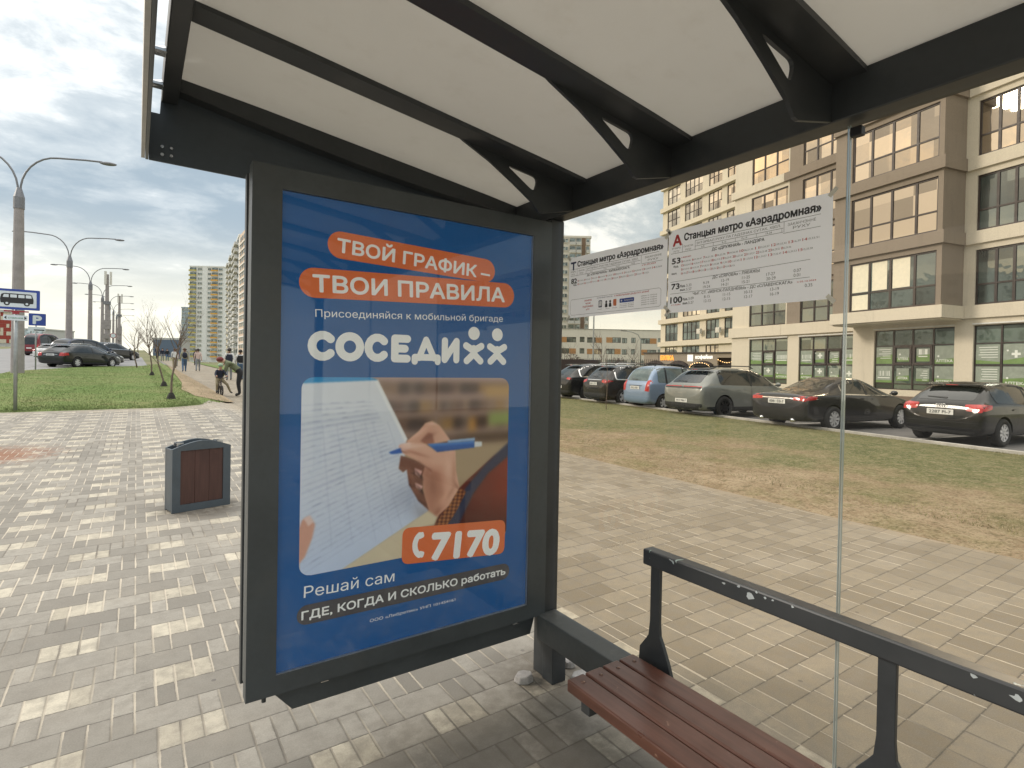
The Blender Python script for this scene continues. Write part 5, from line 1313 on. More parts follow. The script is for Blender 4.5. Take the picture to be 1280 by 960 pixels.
# shop fronts
STK = mat('white_window_film', (.26, .30, .25), .5, var=.15, scale=5); GRN = mat('green_window_film', (.15, .25, .075), .5, var=.18, scale=3); FWH = mat('film_lettering_white', (.72, .75, .70), .5, var=.03)
MULL = FRAME
def shop(x0, x1, y, nsplit, casement, seed, stick=True):
    rr = random.Random(seed); w = x1-x0; z0, z1 = .76, 3.80
    cols = [i/nsplit for i in range(1, nsplit)]
    o = window(near_b, x0, x1, z0, z1, y, cols, [.10, .415, .735], FG_SHOP, fr=.05, dep=.16)
    h = z1-z0; cw = w/nsplit
    if casement is not None:
        for k in casement:
            a = k*cw; mb = MB()
            for q in ((a+.03, a+.13), (a+cw-.13, a+cw-.03)): mb.box(q[0], q[1], .07, .11, .415*h, .735*h)
            mb.box(a+.131, a+cw-.131, .07, .11, .415*h, .415*h+.11); mb.box(a+.131, a+cw-.131, .07, .11, .735*h-.11, .735*h)
            mb.build('casement', FRAME, o)
    if stick:
        f = MB(); g_ = MB(); t = MB()
        for k in range(nsplit):
            a, b = k*cw+.06, (k+1)*cw-.06
            inset = .11 if casement and k in casement else 0
            for (r0, r1) in ((.435, .715), (.115, .395)):
                zb, zt = r0*h+inset, r1*h-inset; aa, bb = a+inset, b-inset
                f.box(aa, bb, .041, .044, zb, zt)
                split = rr.uniform(.15, .5)
                if r0 > .3 or k % 2 == 0: g_.add([(aa, .046, zb), (bb, .046, zb), (bb, .046, zb+(zt-zb)*split), (aa, .046, zb+(zt-zb)*(split+rr.uniform(-.12, .2)))], [(0, 1, 2, 3)])
                else: g_.add([(aa, .046, zb), (bb, .046, zb), (bb, .046, zb+.12), (aa, .046, zb+.12)], [(0, 1, 2, 3)])
                kind = rr.randrange(4) if r0 > .3 else (2 if k % 2 == 0 else rr.choice((0, 1, 3)))
                P_ = lambda u, v: (-u, .049, v)
                if kind == 0:
                    for i in range(5): t.box(aa+.08, bb-.1-rr.uniform(0, .25), .048, .050, zt-.14-.11*i, zt-.11-.11*i)
                elif kind == 1:
                    for i in range(8): xq = aa+.1+i*(bb-aa-.2)/8; t.box(xq, xq+rr.choice((.02, .04, .05)), .048, .050, zb+.34, zb+.60)
                    t.box(aa+.1, bb-.1, .048, .05, zb+.22, zb+.27)
                elif kind == 2:
                    write(t, 'АПТЕКА', P_, -(bb-.06), zb+.08, .12, bb-aa-.12, .02)
                    t.prism(circle(bb-.16, zb+.36, .045, 12), 'y', .048, .05)
                else:
                    cx, cz = (aa+bb)/2, zb+.42; t.box(cx-.05, cx+.05, .048, .050, cz-.16, cz+.16); t.box(cx-.16, cx-.051, .048, .050, cz-.05, cz+.05); t.box(cx+.051, cx+.16, .048, .050, cz-.05, cz+.05)
                    t.prism(circle(cx+.3, cz+.15, .04, 10), 'y', .048, .05)
        f.build('window_film', STK, o); g_.build('green_film', GRN, o); t.build('lettering', FWH, o, fix=False)
    MB().box(x0-.02, x1+.02, y+.02, y+.07, 3.84, 3.90).build('shutter_box', mat('white_trim', (.7, .69, .66), .5), near_b)
PLINTH = stucco('brown_stone_plinth', (.20, .15, .12))
shops_R = [(-4.6, -.46), (-9.2, -5.3)]
for i, (a, b) in enumerate(shops_R): shop(a, b, yR, 4, None, 11+i)
shop(.30, 4.11, yR, 4, (1, 2), 21)
facade(near_b, yR, -12, 5.30, .45, 4.118, [(a, b, .76, 3.80) for a, b in shops_R+[(.30, 4.11)]], CREAM)
shop(5.36, 10.24, yB, 5, (2, 3), 31); shop(11.11, 14.41, yB, 3, (1,), 41)
facade(near_b, yB, 5.31, 16.1, .45, 3.998, [(5.36, 10.24, .76, 3.80), (11.11, 14.41, .76, 3.80)], CREAM)
MB().box(-12, 5.30, yR-.3, yR+.05, -.1, .449).build('plinth', PLINTH, near_b); MB().box(5.31, 16.1, yB-.3, yB+.05, -.1, .449).build('plinth', PLINTH, near_b)
MB().box(-12, 5.33, -12, -1.86, -.1, TOPZ-.02).build('wall', CREAM, near_b); MB().box(5.35, 15.79, -12, -3.56, -.1, TOPZ-.02).build('wall', CREAM, near_b)
MB().box(-12, 5.4, -12, .2, TOPZ+.001, TOPZ+.3).build('roof', TAUPE, near_b); MB().box(5.41, 16.2, -12, -3.0, TOPZ+.001, TOPZ+.3).build('roof', TAUPE, near_b)

# far wing D
far_b = thing('apartment_building', 'cream apartment block with close rows of narrow windows behind the cafe', 'building', (57.06, 37.33, .3), R(90-16.64))
LD = [2.0+3.15*i for i in range(9)]
holes = []
for i, zt in enumerate(LD):
    for (a, b, n_) in ((.85, 2.85, 2), (3.80, 6.30, 3), (7.55, 11.20, 4), (12.30, 15.25, 3)):
        if i == 0 and a < 3: continue
        zb, zu = zt+.08, zt+2.42; holes.append((a, b, zb, zu))
        window(far_b, a, b, zb, zu, 0, [k/n_ for k in range(1, n_)], [.45], FG_GOLD if (i*7+int(a)) % 3 == 0 or i > 4 else FG_DARK, fr=.08)
facade(far_b, 0, -3, 16.4, 0, 32, holes, CREAM); MB().box(-3, 16.4, -12, -.31, 0, 31.9).build('wall', CREAM, far_b)
for zt in LD[1:]: MB().box(-3, 16.55, .001, .38, zt-.62, zt).build('ledge', CREAM, far_b)
for (x, z) in ((7.0, 5.9), (3.3, 9.0), (3.35, 5.85)): 
    mb = MB().box(x-.35, x+.35, .31, .62, z, z+.62); mb.prism(circle(x, z+.31, .22, 14), 'y', .621, .64); mb.build('air_conditioner', WHITEST, far_b)
MB().box(-3.2, 16.7, -12.2, .6, 32.0, 32.3).build('roof', CREAM, far_b)

# cafe pavilion
cf = thing('cafe_pavilion', 'low beige cafe pavilion with orange and white signs and strings of warm bulbs', 'cafe', (43.48, 30.86, .2), R(102.57))
# local x from right end (0) to left (7.3); local y faces the viewer
facade(cf, 0, -2.0, 7.35, 0, 2.95, [(-1.9, -.12, 0, 2.55), (.25, 2.2, 0, 1.95), (2.7, 4.6, 0, 1.95), (5.1, 7.0, 0, 1.95)], GREYB)
MB().box(-2.0, 7.35, -5, -.31, 0, 2.9).build('wall', mat('dark_cafe_interior', (.03, .02, .015), .8), cf)
MB().box(-2.1, 7.45, -5.1, .12, 2.951, 3.06).build('roof', mat('dark_roof_edge', (.06, .05, .045), .7), cf)
AWN = mat('dark_awning_cloth', (.035, .025, .022), .8)
for a, b in ((.2, 2.25), (2.65, 4.65), (5.05, 7.05)):
    mb = MB(); n = 12; c = (a+b)/2; hw_ = (b-a)/2
    for k in range(n+1):
        t = math.pi*k/n; x, z = c-hw_*math.cos(t), 1.65+.62*math.sin(t); mb.v += [(x, .03, z), (c-hw_*1.02*math.cos(t), .75, 1.55+.42*math.sin(t))]
    for k in range(n): mb.f.append((2*k, 2*k+1, 2*k+3, 2*k+2)); mb.m.append(0)
    mb.build('awning', AWN, cf, smooth=True)
em, nt, p = newmat('warm_bulb'); p.inputs['Emission Color'].default_value = (1, .6, .25, 1); p.inputs['Emission Strength'].default_value = 6; p.inputs['Base Color'].default_value = (.8, .6, .3, 1)
mb = MB()
for k in range(13):
    t = math.pi*k/12; mb.ball((1.2-.95*math.cos(t), .80, 1.62+.45*math.sin(t)), .028, 4)
for k in range(9): mb.ball((-1.8+.2*k, .05, 2.35-.25*math.sin(math.pi*k/8)), .028, 4)
mb.build('string_light', em, cf)
mb = MB(); write(mb, 'БУЛКА', lambda u, v: (-u, .03, v), -5.5, 2.32, .42, 1.35, .05); 
om, nt, p = newmat('lit_orange_sign'); p.inputs['Base Color'].default_value = (.8, .3, .05, 1); p.inputs['Emission Color'].default_value = (1, .45, .08, 1); p.inputs['Emission Strength'].default_value = .7
mb.build('sign_lettering', om, cf, fix=False)
mb = MB(); write(mb, 'кофейня', lambda u, v: (-u, .03, v), -1.95, 2.45, .33, 1.6, .04); mb.box(2.2, 2.75, .02, .04, 2.2, 2.82)
wm, nt, p = newmat('lit_white_sign'); p.inputs['Base Color'].default_value = (.8, .8, .8, 1); p.inputs['Emission Color'].default_value = (1, .97, .9, 1); p.inputs['Emission Strength'].default_value = .5
mb.build('sign_lettering', wm, cf, fix=False)

# white school behind
sc = thing('school_building', 'long white three-storey school with rows of windows and orange panels', 'building', (119.65, 99.94, .6), R(145.7))
PANEL = mat('ochre_panel', (.42, .22, .09), .7, var=.2)
holes = []; pan = []
for i, zb in enumerate((8.0, 4.9, 1.9)):
    for k, (a, b, p_) in enumerate(((1.6, 2.9, 0), (3.3, 7.6, 1), (9.0, 10.2, 0), (11.3, 12.7, 0), (13.0, 17.0, 2), (18.2, 22.2, 1), (22.9, 24.2, 0), (25.2, 29.6, 2), (31, 34.5, 1), (36, 40, 2), (-3, -.4, 1))):
        zb_ = zb+(.0 if k % 2 else .1); zt = zb_+1.45
        if p_ == 0 or i == 2: holes.append((a, b, zb_, zt)); window(sc, a, b, zb_, zt, 0, [.5], [], FG_DARK, fr=.1)
        else:
            q = (a, a+(b-a)*.42) if (p_ == 1) ^ (i == 1) else (b-(b-a)*.42, b)
            w_ = (q[1], b) if q[0] == a else (a, q[0])
            holes.append((w_[0], w_[1], zb_, zt)); window(sc, w_[0], w_[1], zb_, zt, 0, [.33, .66], [], FG_DARK if (k+i) % 3 else FG_GOLD, fr=.1)
            MB().box(q[0]+.02, q[1]-.02, .002, .05, zb_, zt).build('cladding_panel', PANEL, sc)
facade(sc, 0, -6, 44, -1.0, 11.6, holes, WHITEST); MB().box(-6, 44, -14, -.31, -1, 11.5).build('wall', WHITEST, sc)
MB().box(-6.1, 44.1, -14.1, .1, 11.6, 11.75).build('roof', mat('grey_roof_edge', (.3, .29, .27), .6), sc)

# far towers: shared small window meshes
def tower(name, label, P, Q, z0, z1, floors, spec, depth, wallm, roofm=None):
    """front face from P (left) to Q (right) as seen; spec = list of (f0,f1,kind,material)"""
    P, Q = Vector(P), Vector(Q); Lx = (Q-P).length; ang = math.atan2(Q.y-P.y, Q.x-P.x)
    t = thing(name, label, 'tower block', (P.x, P.y, z0), ang)       # local x along the face, -y toward the viewer
    H = z1-z0; fh = H/floors
    MB().box(0, Lx, 0, depth, -3, H).build('wall', wallm, t)
    MB().box(-.3, Lx+.3, -.3, depth+.3, H+.001, H+.7).build('roof', roofm or wallm, t)
    wc = {}
    for f0, f1, kind, m in spec:
        x0, x1 = f0*Lx, f1*Lx
        if kind == 'panel': MB().box(x0, x1, -.25, -.002, -2, H-.02).build('facade_panel', m, t)
        if kind == 'tall': MB().box(x0, x1, -1.2, -.252, -2, H+1.5).build('stair_tower', m, t)
        if kind in ('win', 'bal'):
            for i in range(floors):
                zb = i*fh+.95
                if kind == 'win':
                    k = (round(x1-x0, 2), 'w')
                    if k not in wc:
                        mb = MB().box(0, x1-x0, -.12, 0, 0, 1.5, 1); mb.box(.12, (x1-x0)/2-.05, -.13, -.121, .12, 1.38, 0); mb.box((x1-x0)/2+.05, x1-x0-.12, -.13, -.121, .12, 1.38, 0); wc[k] = mb.mesh('window', [FG_DARK, WHITEST])
                    o = link('window', wc[k], t); o.location = (x0, -.26, zb)
                else:
                    k = (round(x1-x0, 2), m.name)
                    if k not in wc:
                        w = x1-x0; mb = MB().box(0, w, -1.3, 0, -.95, -.78, 1); mb.box(0, w, -1.3, -1.2, -.779, .15, 0); mb.box(.0, .08, -1.199, 0, -.779, .15, 0); mb.box(w-.08, w, -1.199, 0, -.779, .15, 0); mb.box(.1, w-.1, -.1, 0, .2, 1.6, 2); wc[k] = mb.mesh('balcony', [m, WHITEST, FG_DARK])
                    o = link('balcony', wc[k], t); o.location = (x0, -.26, zb)
    return t
OLIVE = stucco('olive_yellow_render', (.50, .42, .12)); OCHRE = stucco('orange_ochre_render', (.66, .36, .08)); PEACH = stucco('peach_render', (.62, .50, .40)); WHT2 = stucco('off_white_render', (.74, .735, .71)); GREYT = stucco('grey_render', (.50, .50, .485)); BLUEG = facade_glass('blue_curtain_glass', (.10, .17, .23), .3, (.85, .95, 1))
BRN = stucco('brown_render', (.20, .14, .10))
tower('tower_block', 'slender white tower block with olive and orange balcony stacks along the walk', (28.4, 416.7), (46.6, 404.4), 4.2, 63.3, 19, [(.0, .20, 'bal', OLIVE), (.24, .30, 'win', None), (.31, .37, 'win', None), (.38, .52, 'panel', WHT2), (.545, .64, 'win', None), (.66, .84, 'bal', OCHRE), (.86, .98, 'win', None)], 16, WHT2)
tower('tower_block', 'peach and grey tower block with slanting balcony lines, cut off by the display frame', (39.3, 324.5), (33.6, 243.7), 4.2, 52.0, 17, [(.02, .10, 'panel', stucco('pale_yellow_render', (.55, .47, .28))), (.14, .26, 'bal', GREYT), (.30, .38, 'win', None), (.42, .54, 'bal', GREYT), (.58, .66, 'win', None), (.70, .82, 'bal', GREYT), (.86, .95, 'bal', GREYT)], 0.5, WHT2)
tower('tower_block', 'white and brown tower block seen between the shelter post and the timetable', (124.75, 157.0), (135.54, 149.62), .6, 48.8, 17, [(.02, .18, 'win', None), (.22, .38, 'win', None), (.42, .58, 'bal', GREYT), (.60, .74, 'bal', GREYT), (.76, .86, 'panel', BRN), (.88, .97, 'bal', GREYT)], 14, WHITEST)
PE = MB().box(33.65, 45, 229.5, 243.5, 4.2, 52).build('wall', PEACH); pt_ = [o for o in COL.objects if o.name == 'tower_block.001'][0]
for k in range(16):
    for j in range(3): w_ = MB().box(34.4+j*2.6, 36.0+j*2.6, 229.38, 229.48, 7.0+k*2.8, 8.6+k*2.8, 0).build('window', FG_DARK, PE)
for k in range(16):
    for y_ in (230.6, 234.6, 238.8): MB().box(33.53, 33.63, y_, y_+2.2, 7.0+k*2.8, 8.6+k*2.8, 0).build('window', FG_DARK, PE)
    MB().box(33.30, 33.64, 229.5, 243.5, 5.6+k*2.8, 5.95+k*2.8).build('ledge', WHT2, PE)
PE.parent = pt_; bpy.context.view_layer.update(); PE.matrix_parent_inverse = pt_.matrix_world.inverted()
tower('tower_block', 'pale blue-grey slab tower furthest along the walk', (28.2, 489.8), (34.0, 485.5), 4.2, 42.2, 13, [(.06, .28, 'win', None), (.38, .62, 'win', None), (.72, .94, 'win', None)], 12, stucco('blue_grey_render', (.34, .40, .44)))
tower('office_block', 'dark blue-glass low block at the end of the walk', (5.0, 239), (13.6, 233), 3.2, 9.2, 2, [(.02, .98, 'panel', stucco('blue_grey_metal_cladding', (.13, .17, .23)))], 5, GREYT)
tower('office_block', 'blue-grey glass block far across the road', (-52, 398.9), (-41.2, 391.6), 4.2, 17.2, 5, [(.02, .40, 'panel', BLUEG), (.48, .90, 'panel', BLUEG)], 20, GREYT)
# block with a red and cream patchwork front
rb = tower('apartment_building', 'red and cream patchwork apartment front at the left edge beyond the road', (-44, 211.5), (-27.8, 200.7), 3.2, 14.0, 4, [], 1.5, GREYT)
RED_ = stucco('red_render', (.34, .07, .055)); mb = MB()
fw_ = 19.4
rb_r = random.Random(4)
for i in range(24):
    for j in range(8):
        m_ = 0 if rb_r.random() < .74 else 1
        mb.box(i*fw_/24, (i+1)*fw_/24-.04, -.1-.02*m_, -.002, 2.4+j*1.05, 2.4+(j+1)*1.05-.04, m_)
mb.build('patchwork_cladding', [RED_, CREAM], rb)

# blocks across the road, outside the frame: the flats opposite that the windows mirror
for i, (px_, py_, qx, qy, h, fl, l) in enumerate(((-150, 64, -118, 100, 27, 9, 'long grey apartment block across the road, nearest to the stop'), (-112, 118, -84, 150, 31, 10, 'grey apartment block across the road behind the nearest one'), (-165, 10, -150, 50, 24, 8, 'grey apartment block across the road on the near side'))):
    tower('apartment_building', l, (px_, py_), (qx, qy), 0, h, fl, [(.04, .96, 'panel', WHT2)]+[(k/9+.03, k/9+.08, 'win', None) for k in range(9)], 14, GREYT)

# ------------------------------------------------------------------ street lamps, signs, masts
LPM = mat('lamp_post_concrete_grey', (.30, .27, .26), .75, var=.15, scale=3, dirt=((.2, .18, .17), .5)); LMM = mat('grey_lamp_metal', (.20, .20, .21), .45, .4)
def street_lamp(x, y, label, proto=[None]):
    z = G(x, y)
    if proto[0] is None:
        t = thing('street_lamp', label, 'street lamp', (x, y, z), R(-13), 'double-armed street lamps along the road')
        MB().tube([(0, 0, -.2), (0, 0, 4), (0, 0, 7.9)], [.26, .23, .19], 16).build('post', LPM, t, smooth=False)
        MB().tube([(0, 0, 7.901), (0, 0, 8.45), (0, 0, 8.9)], [.215, .215, .10], 16).build('collar', LMM, t)
        for s in (1, -1):
            pts = [(s*.05, 0, 8.7)]+[(s*(.05+1.55*(1-math.cos(R(a)))*.95), 0, 8.8+1.75*math.sin(R(a))) for a in range(6, 91, 12)]+[(s*2.6, 0, 10.62), (s*3.3, 0, 10.63)]
            MB().tube(pts, .045, 8).build('arm', LMM, t, smooth=True)
            mb = MB(); mb.ball((s*3.55, 0, 10.58), .32, 8, sz=(1.15, .45, .28)); mb.build('lamp_head', LMM, t, smooth=True)
        proto[0] = t; return t
    c = proto[0].copy(); COL.objects.link(c); c.location = (x, y, z); c['label'] = label
    for ch in list(proto[0].children):
        d = ch.copy(); COL.objects.link(d); d.parent = c
    return c
for (x, y), w in zip(((-4.71, 35.27), (-4.75, 60.0), (-4.6, 82.9), (-4.4, 106.5), (-4.3, 129.5), (-4.3, 152), (-4.3, 176), (-4.3, 201), (-4.3, 228)),
    ('nearest and largest double-armed street lamp, behind the bus stop sign', 'second double-armed lamp from the left, rising behind the dark estate car', 'third double-armed lamp, to the right of the second', 'fourth double-armed lamp beside the antenna mast', 'fifth double-armed lamp just right of the antenna mast', 'sixth double-armed lamp down the road', 'seventh double-armed lamp down the road', 'eighth double-armed lamp far down the road', 'farthest double-armed lamp down the road')): street_lamp(x, y, w)
def mast(x, y, h, label, n):
    z = G(x, y); t = thing('antenna_mast', label, 'mast', (x, y, z), 0, 'antenna masts by the road')
    MB().tube([(0, 0, 0), (0, 0, h)], [.33, .20], 12).build('pole', LPM, t)
    for k in range(n):
        a = 2*math.pi*k/n; MB().box(-.14, .14, -.10, .10, 0, 1.9).build('antenna_panel', WHITEST, t).matrix_local = Matrix.Translation((.42*math.cos(a), .42*math.sin(a), h-1.5))
    MB().box(-.5, .5, -.3, .3, 3.6, 4.9).build('equipment_box', LPM, t); MB().box(-.4, .4, -.45, -.25, 2.2, 2.9).build('equipment_box', LPM, t)
    MB().box(-.45, .45, -.3, .3, h*.62, h*.66).build('bracket', LMM, t)
mast(-3.6, 100, 11.6, 'tall mast with antenna panels at its top and a grey cabinet below', 3)
mast(-3.1, 146, 11.8, 'more distant mast with antenna panels among the street lamps', 3)
# the bus stop sign
SB = mat('sign_blue', (.025, .06, .30), .4, var=.06); SW = mat('sign_white', (.62, .68, .72), .4, var=.06); SK = mat('sign_black', (.02, .02, .022), .45); GALV = mat('galvanised_steel', (.34, .36, .36), .45, .6, var=.15)
bs = thing('bus_stop_sign', 'blue-edged sign with a black bus on a thin grey post at the lawn edge', 'road sign', (-2.24, 16.53, G(-2.3, 16.5)), R(3))
MB().tube([(0, 0, -.05), (0, 0, 2.75)], .036, 12).build('post', GALV, bs, smooth=True)
mb = MB(); mb.prism(rrect(-.37, 2.30, .41, 2.755, .02), 'y', -.062, -.045); pl = mb.build('sign_panel', SB, bs)
pe = lambda lay: (lambda u, v: (u, -.0625-.0012*lay, v))
mb = MB(); flat(mb, rrect(-.31, 2.352, .35, 2.703, .015), pe(1)); mb.build('white_field', SW, pl, fix=False)
mb = MB(); flat(mb, rounded([(-.255, 2.44), (.295, 2.44), (.302, 2.53), (.27, 2.64), (.24, 2.655), (-.20, 2.655), (-.245, 2.63), (-.265, 2.52)], .02), pe(2))
for cx in (-.15, .185): flat(mb, circle(cx, 2.435, .052, 18), pe(2.6))
mb.build('bus_symbol', SK, pl, fix=False)
for a, b in ((-.22, -.12), (-.095, .015), (.04, .145), (.165, .255)): mb = MB(); flat(mb, rounded([(a, 2.565), (b+(.012 if b > .24 else 0), 2.565), (b, 2.632), (a+(.02 if a < -.15 else 0), 2.632)], .01), pe(3)); mb.build('symbol_window', SW, pl, fix=False)
for cx in (-.15, .185): mb = MB(); flat(mb, circle(cx, 2.435, .024, 14), pe(3.4)); mb.build('symbol_hub', SW, pl, fix=False)
MB().box(-.20, .22, -.060, -.047, 2.245, 2.275).box(-.06, .06, -.058, -.046, 2.20, 2.244).build('red_strip', mat('sign_red', (.30, .03, .04), .5), bs)
mb = MB(); mb.prism(rrect(-.21, 2.055, .20, 2.175, .01), 'y', -.060, -.046); q = mb.build('plate', SW, bs)
mb = MB()
for s in (1, -1): flat(mb, [(s*.19, 2.115), (s*.15, 2.155), (s*.15, 2.075)], lambda u, v: (u-.005, -.0615, v))
mb.build('arrow', SK, q, fix=False)
mb = MB(); write(mb, 'стаянка', lambda u, v: (u, -.0615, v), -.13, 2.095, .04, .25, .01); mb.build('lettering', mat('sign_green', (.08, .25, .16), .5), q, fix=False)
ps = thing('parking_sign', 'small blue parking sign with a white P left of the dark estate car', 'road sign', (-4.55, 39.6, G(-4.55, 39.6)), R(4))
MB().tube([(0, 0, -.05), (0, 0, 3.05)], .034, 10).build('post', GALV, ps, smooth=True)
mb = MB(); mb.prism(rrect(-.30, 2.43, .42, 3.09, .03), 'y', -.058, -.044); pl = mb.build('sign_panel', SB, ps)
mb = MB(); write(mb, 'P', lambda u, v: (u, -.0595, v), -.10, 2.54, .44, .32, .04); mb.build('lettering', SW, pl, fix=False)
mb = MB(); mb.prism(rrect(-.32, 2.12, .40, 2.36, .02), 'y', -.058, -.044); q = mb.build('plate', SW, ps)
MB().box(-.08, .36, -.0605, -.0585, 2.16, 2.22).build('plate_mark', SK, q)
nz = thing('round_road_sign', 'small round road sign on the verge beside the antenna mast', 'road sign', (-2.6, 92, G(-2.6, 92)), 0)
MB().tube([(0, 0, 0), (0, 0, 2.9)], .035, 8).build('post', GALV, nz); mb = MB(); mb.prism(circle(0, 2.6, .36, 24), 'y', -.06, -.045, 0); mb.prism(circle(0, 2.6, .28, 24), 'y', -.066, -.061, 1); mb.build('sign_panel', [mat('sign_red', (.3, .03, .04)), SW], nz)
# lamps on the right
rl = thing('street_lamp', 'thin straight lamp pole rising in front of the white school', 'street lamp', (41.1, 44.6, .3)); MB().tube([(0, 0, 0), (0, 0, 9.5)], [.10, .07], 10).build('post', GALV, rl); MB().bar((0, 0, 9.45), (-1.2, .4, 9.6), .1, .08).build('lamp_head', LMM, rl)
rl = thing('street_lamp', 'short curved-arm lamp in front of the white school, next to the cream block', 'street lamp', (52.9, 48.6, .3)); MB().tube([(0, 0, 0), (0, 0, 5.0), (-.3, .25, 5.7), (-1.0, .7, 6.0), (-1.5, 1.05, 6.1)], [.09, .07, .05, .05, .05], 8).build('post', GALV, rl, smooth=True); MB().bar((-1.5, 1.05, 6.1), (-2.1, 1.5, 6.13), .22, .1).build('lamp_head', LMM, rl)
# fence by the school yard
fn = thing('fence', 'dark brown bar fence with a solid lower part in front of the school yard', 'fence', (34.01, 31.27, .15), R(145.7))
FNM = mat('dark_brown_fence', (.045, .030, .026), .6)
mb = MB().box(3.4, 9.5, -.03, .03, 0, 2.12); mb.build('solid_panel', FNM, fn)
mb = MB()
for k in range(70): mb.box(-1.5+k*.16, -1.47+k*.16, -.06, -.031, 0, 2.25 if k % 12 else 2.6)
for z in (.3, 1.9): mb.box(-1.5, 9.7, -.03, -.0, z, z+.05)
mb.build('bars', FNM, fn)

# ------------------------------------------------------------------ young bare trees
BARK = mat('grey_brown_bark', (.155, .115, .090), .85, var=.3, scale=12)
def sapling(x, y, h, seed, label, lean=(0, 0), r0=.035, group='bare young trees', fork=.5, stake=False):
    rr = random.Random(seed); z = G(x, y)+.02
    t = thing('bare_tree', label, 'tree', (x, y, z), 0, group)
    tr = [Vector((0, 0, 0))]
    n = 7
    for i in range(1, n+1):
        f = i/n; tr.append(Vector((lean[0]*f+.05*h*.3*math.sin(f*5+seed)*rr.uniform(.5, 1), lean[1]*f+rr.uniform(-.02, .02)*h*.3, h*f*fork)))
    MB().tube(tr, [r0*(1-.5*i/n) for i in range(n+1)], 8).build('trunk', BARK, t, smooth=True)
    cr = MB()
    def grow(p, d, ln, r, dep):
        pts = [p]; q = p.copy(); dd = d.copy()
        for i in range(4):
            dd = (dd+Vector((rr.uniform(-.22, .22), rr.uniform(-.22, .22), rr.uniform(-.02, .16)))).normalized(); q = q+dd*ln/4; pts.append(q.copy())
        cr.tube(pts, [r*(1-.17*i) for i in range(5)], 5, cap=False)
        if dep <= 0: return
        for k in range(rr.randint(2, 4)):
            i = rr.randint(1, 4); a = rr.uniform(0, 6.28); nd = (dd*1.1+Vector((math.cos(a), math.sin(a), .25))*rr.uniform(.35, .8)).normalized()
            grow(pts[i], nd, ln*rr.uniform(.45, .75), r*(1-.17*i)*.7, dep-1)
    top = tr[-1]; grow(top, Vector((.1, 0, 1)).normalized(), h*.33, r0*.52, 3)
    for k in range(8):
        i = rr.randint(4, n); a = rr.uniform(0, 6.28)
        grow(tr[i], Vector((math.cos(a)*.7, math.sin(a)*.7, .85)).normalized(), h*rr.uniform(.24, .36), r0*.36, 2)
    cr.build('crown', BARK, t, smooth=True)
    if stake: MB().tube([(0, 0, 0), (.0, 0, .12), (.0, 0, .20)], [.13, .09, .05], 8).build('root_guard', mat('black_soil_collar', (.03, .027, .022), .9), t)
    return t
sapling(.86, 19.02, 3.15, 3, 'nearest bare sapling with a crooked thin trunk on the lawn', (.12, 0), .034, stake=True)
sapling(.88, 24.79, 3.0, 8, 'second bare sapling, just left of the crooked one', (-.25, 0), .034, stake=True)
sapling(.67, 33.55, 3.9, 12, 'third and tallest bare sapling, leaning left on the lawn', (-.2, 0), .04, stake=True)
sapling(.04, 44.4, 3.2, 15, 'bare sapling at the far end of the lawn', (-.2, 0), .045)
for (x, y, h, s, l) in ((.2, 90, 4.5, 21, 'distant bare tree on the verge, left one of two'), (1.6, 98, 5, 22, 'distant bare tree on the verge, right one of two')): sapling(x, y, h, s, l, r0=.07)
sapling(13.6, 14.04, 1.6, 30, 'thin bare whip in the grass strip before the dark SUV', (.02, 0), .014, fork=.9, group=None)
for (x, y, h, s, l) in ((38.3, 40.4, 5.6, 41, 'bare tree before the white school, right of the thin lamp pole'), (45.5, 53.7, 5.2, 42, 'bare tree before the left end of the white school'), (43.5, 41, 4.6, 43, 'bare tree before the right half of the white school'), (36, 44, 3.6, 44, 'small bare tree by the solid fence panel')): sapling(x, y, h, s, l, r0=.055, group='bare trees by the school fence')
# low bushes inside the fence
LEAF = mat('dull_bush_leaves', (.075, .055, .045), .9, var=.4, scale=4)
for i, (x, y, s_, l) in enumerate(((34.5, 40.2, 1.1, 'purplish bush behind the solid fence panel'), (37.2, 36.8, 1.0, 'brown bush behind the bar fence'))):
    b = thing('bush', l, 'bush', (x, y, .2)); mb = MB(); rr = random.Random(i)
    for k in range(900):
        a, c = rr.uniform(0, 6.28), rr.uniform(-1, 1); r_ = s_*rr.uniform(.5, 1)*(1+.25*math.sin(3*a)); p = Vector((r_*math.cos(a)*math.sqrt(1-c*c), r_*math.sin(a)*math.sqrt(1-c*c), 1.35*s_+r_*c*1.1)); e1 = Vector((rr.uniform(-1, 1), rr.uniform(-1, 1), rr.uniform(-1, 1))).normalized()*.09; e2 = e1.orthogonal().normalized()*.06
        mb.add([p-e1, p+e2, p+e1, p-e2], [(0, 1, 2, 3)])
    mb.build('foliage', LEAF, b, fix=False); MB().tube([(0, 0, -.1), (0, 0, 1.2)], [.08, .03], 6).build('stem', BARK, b)

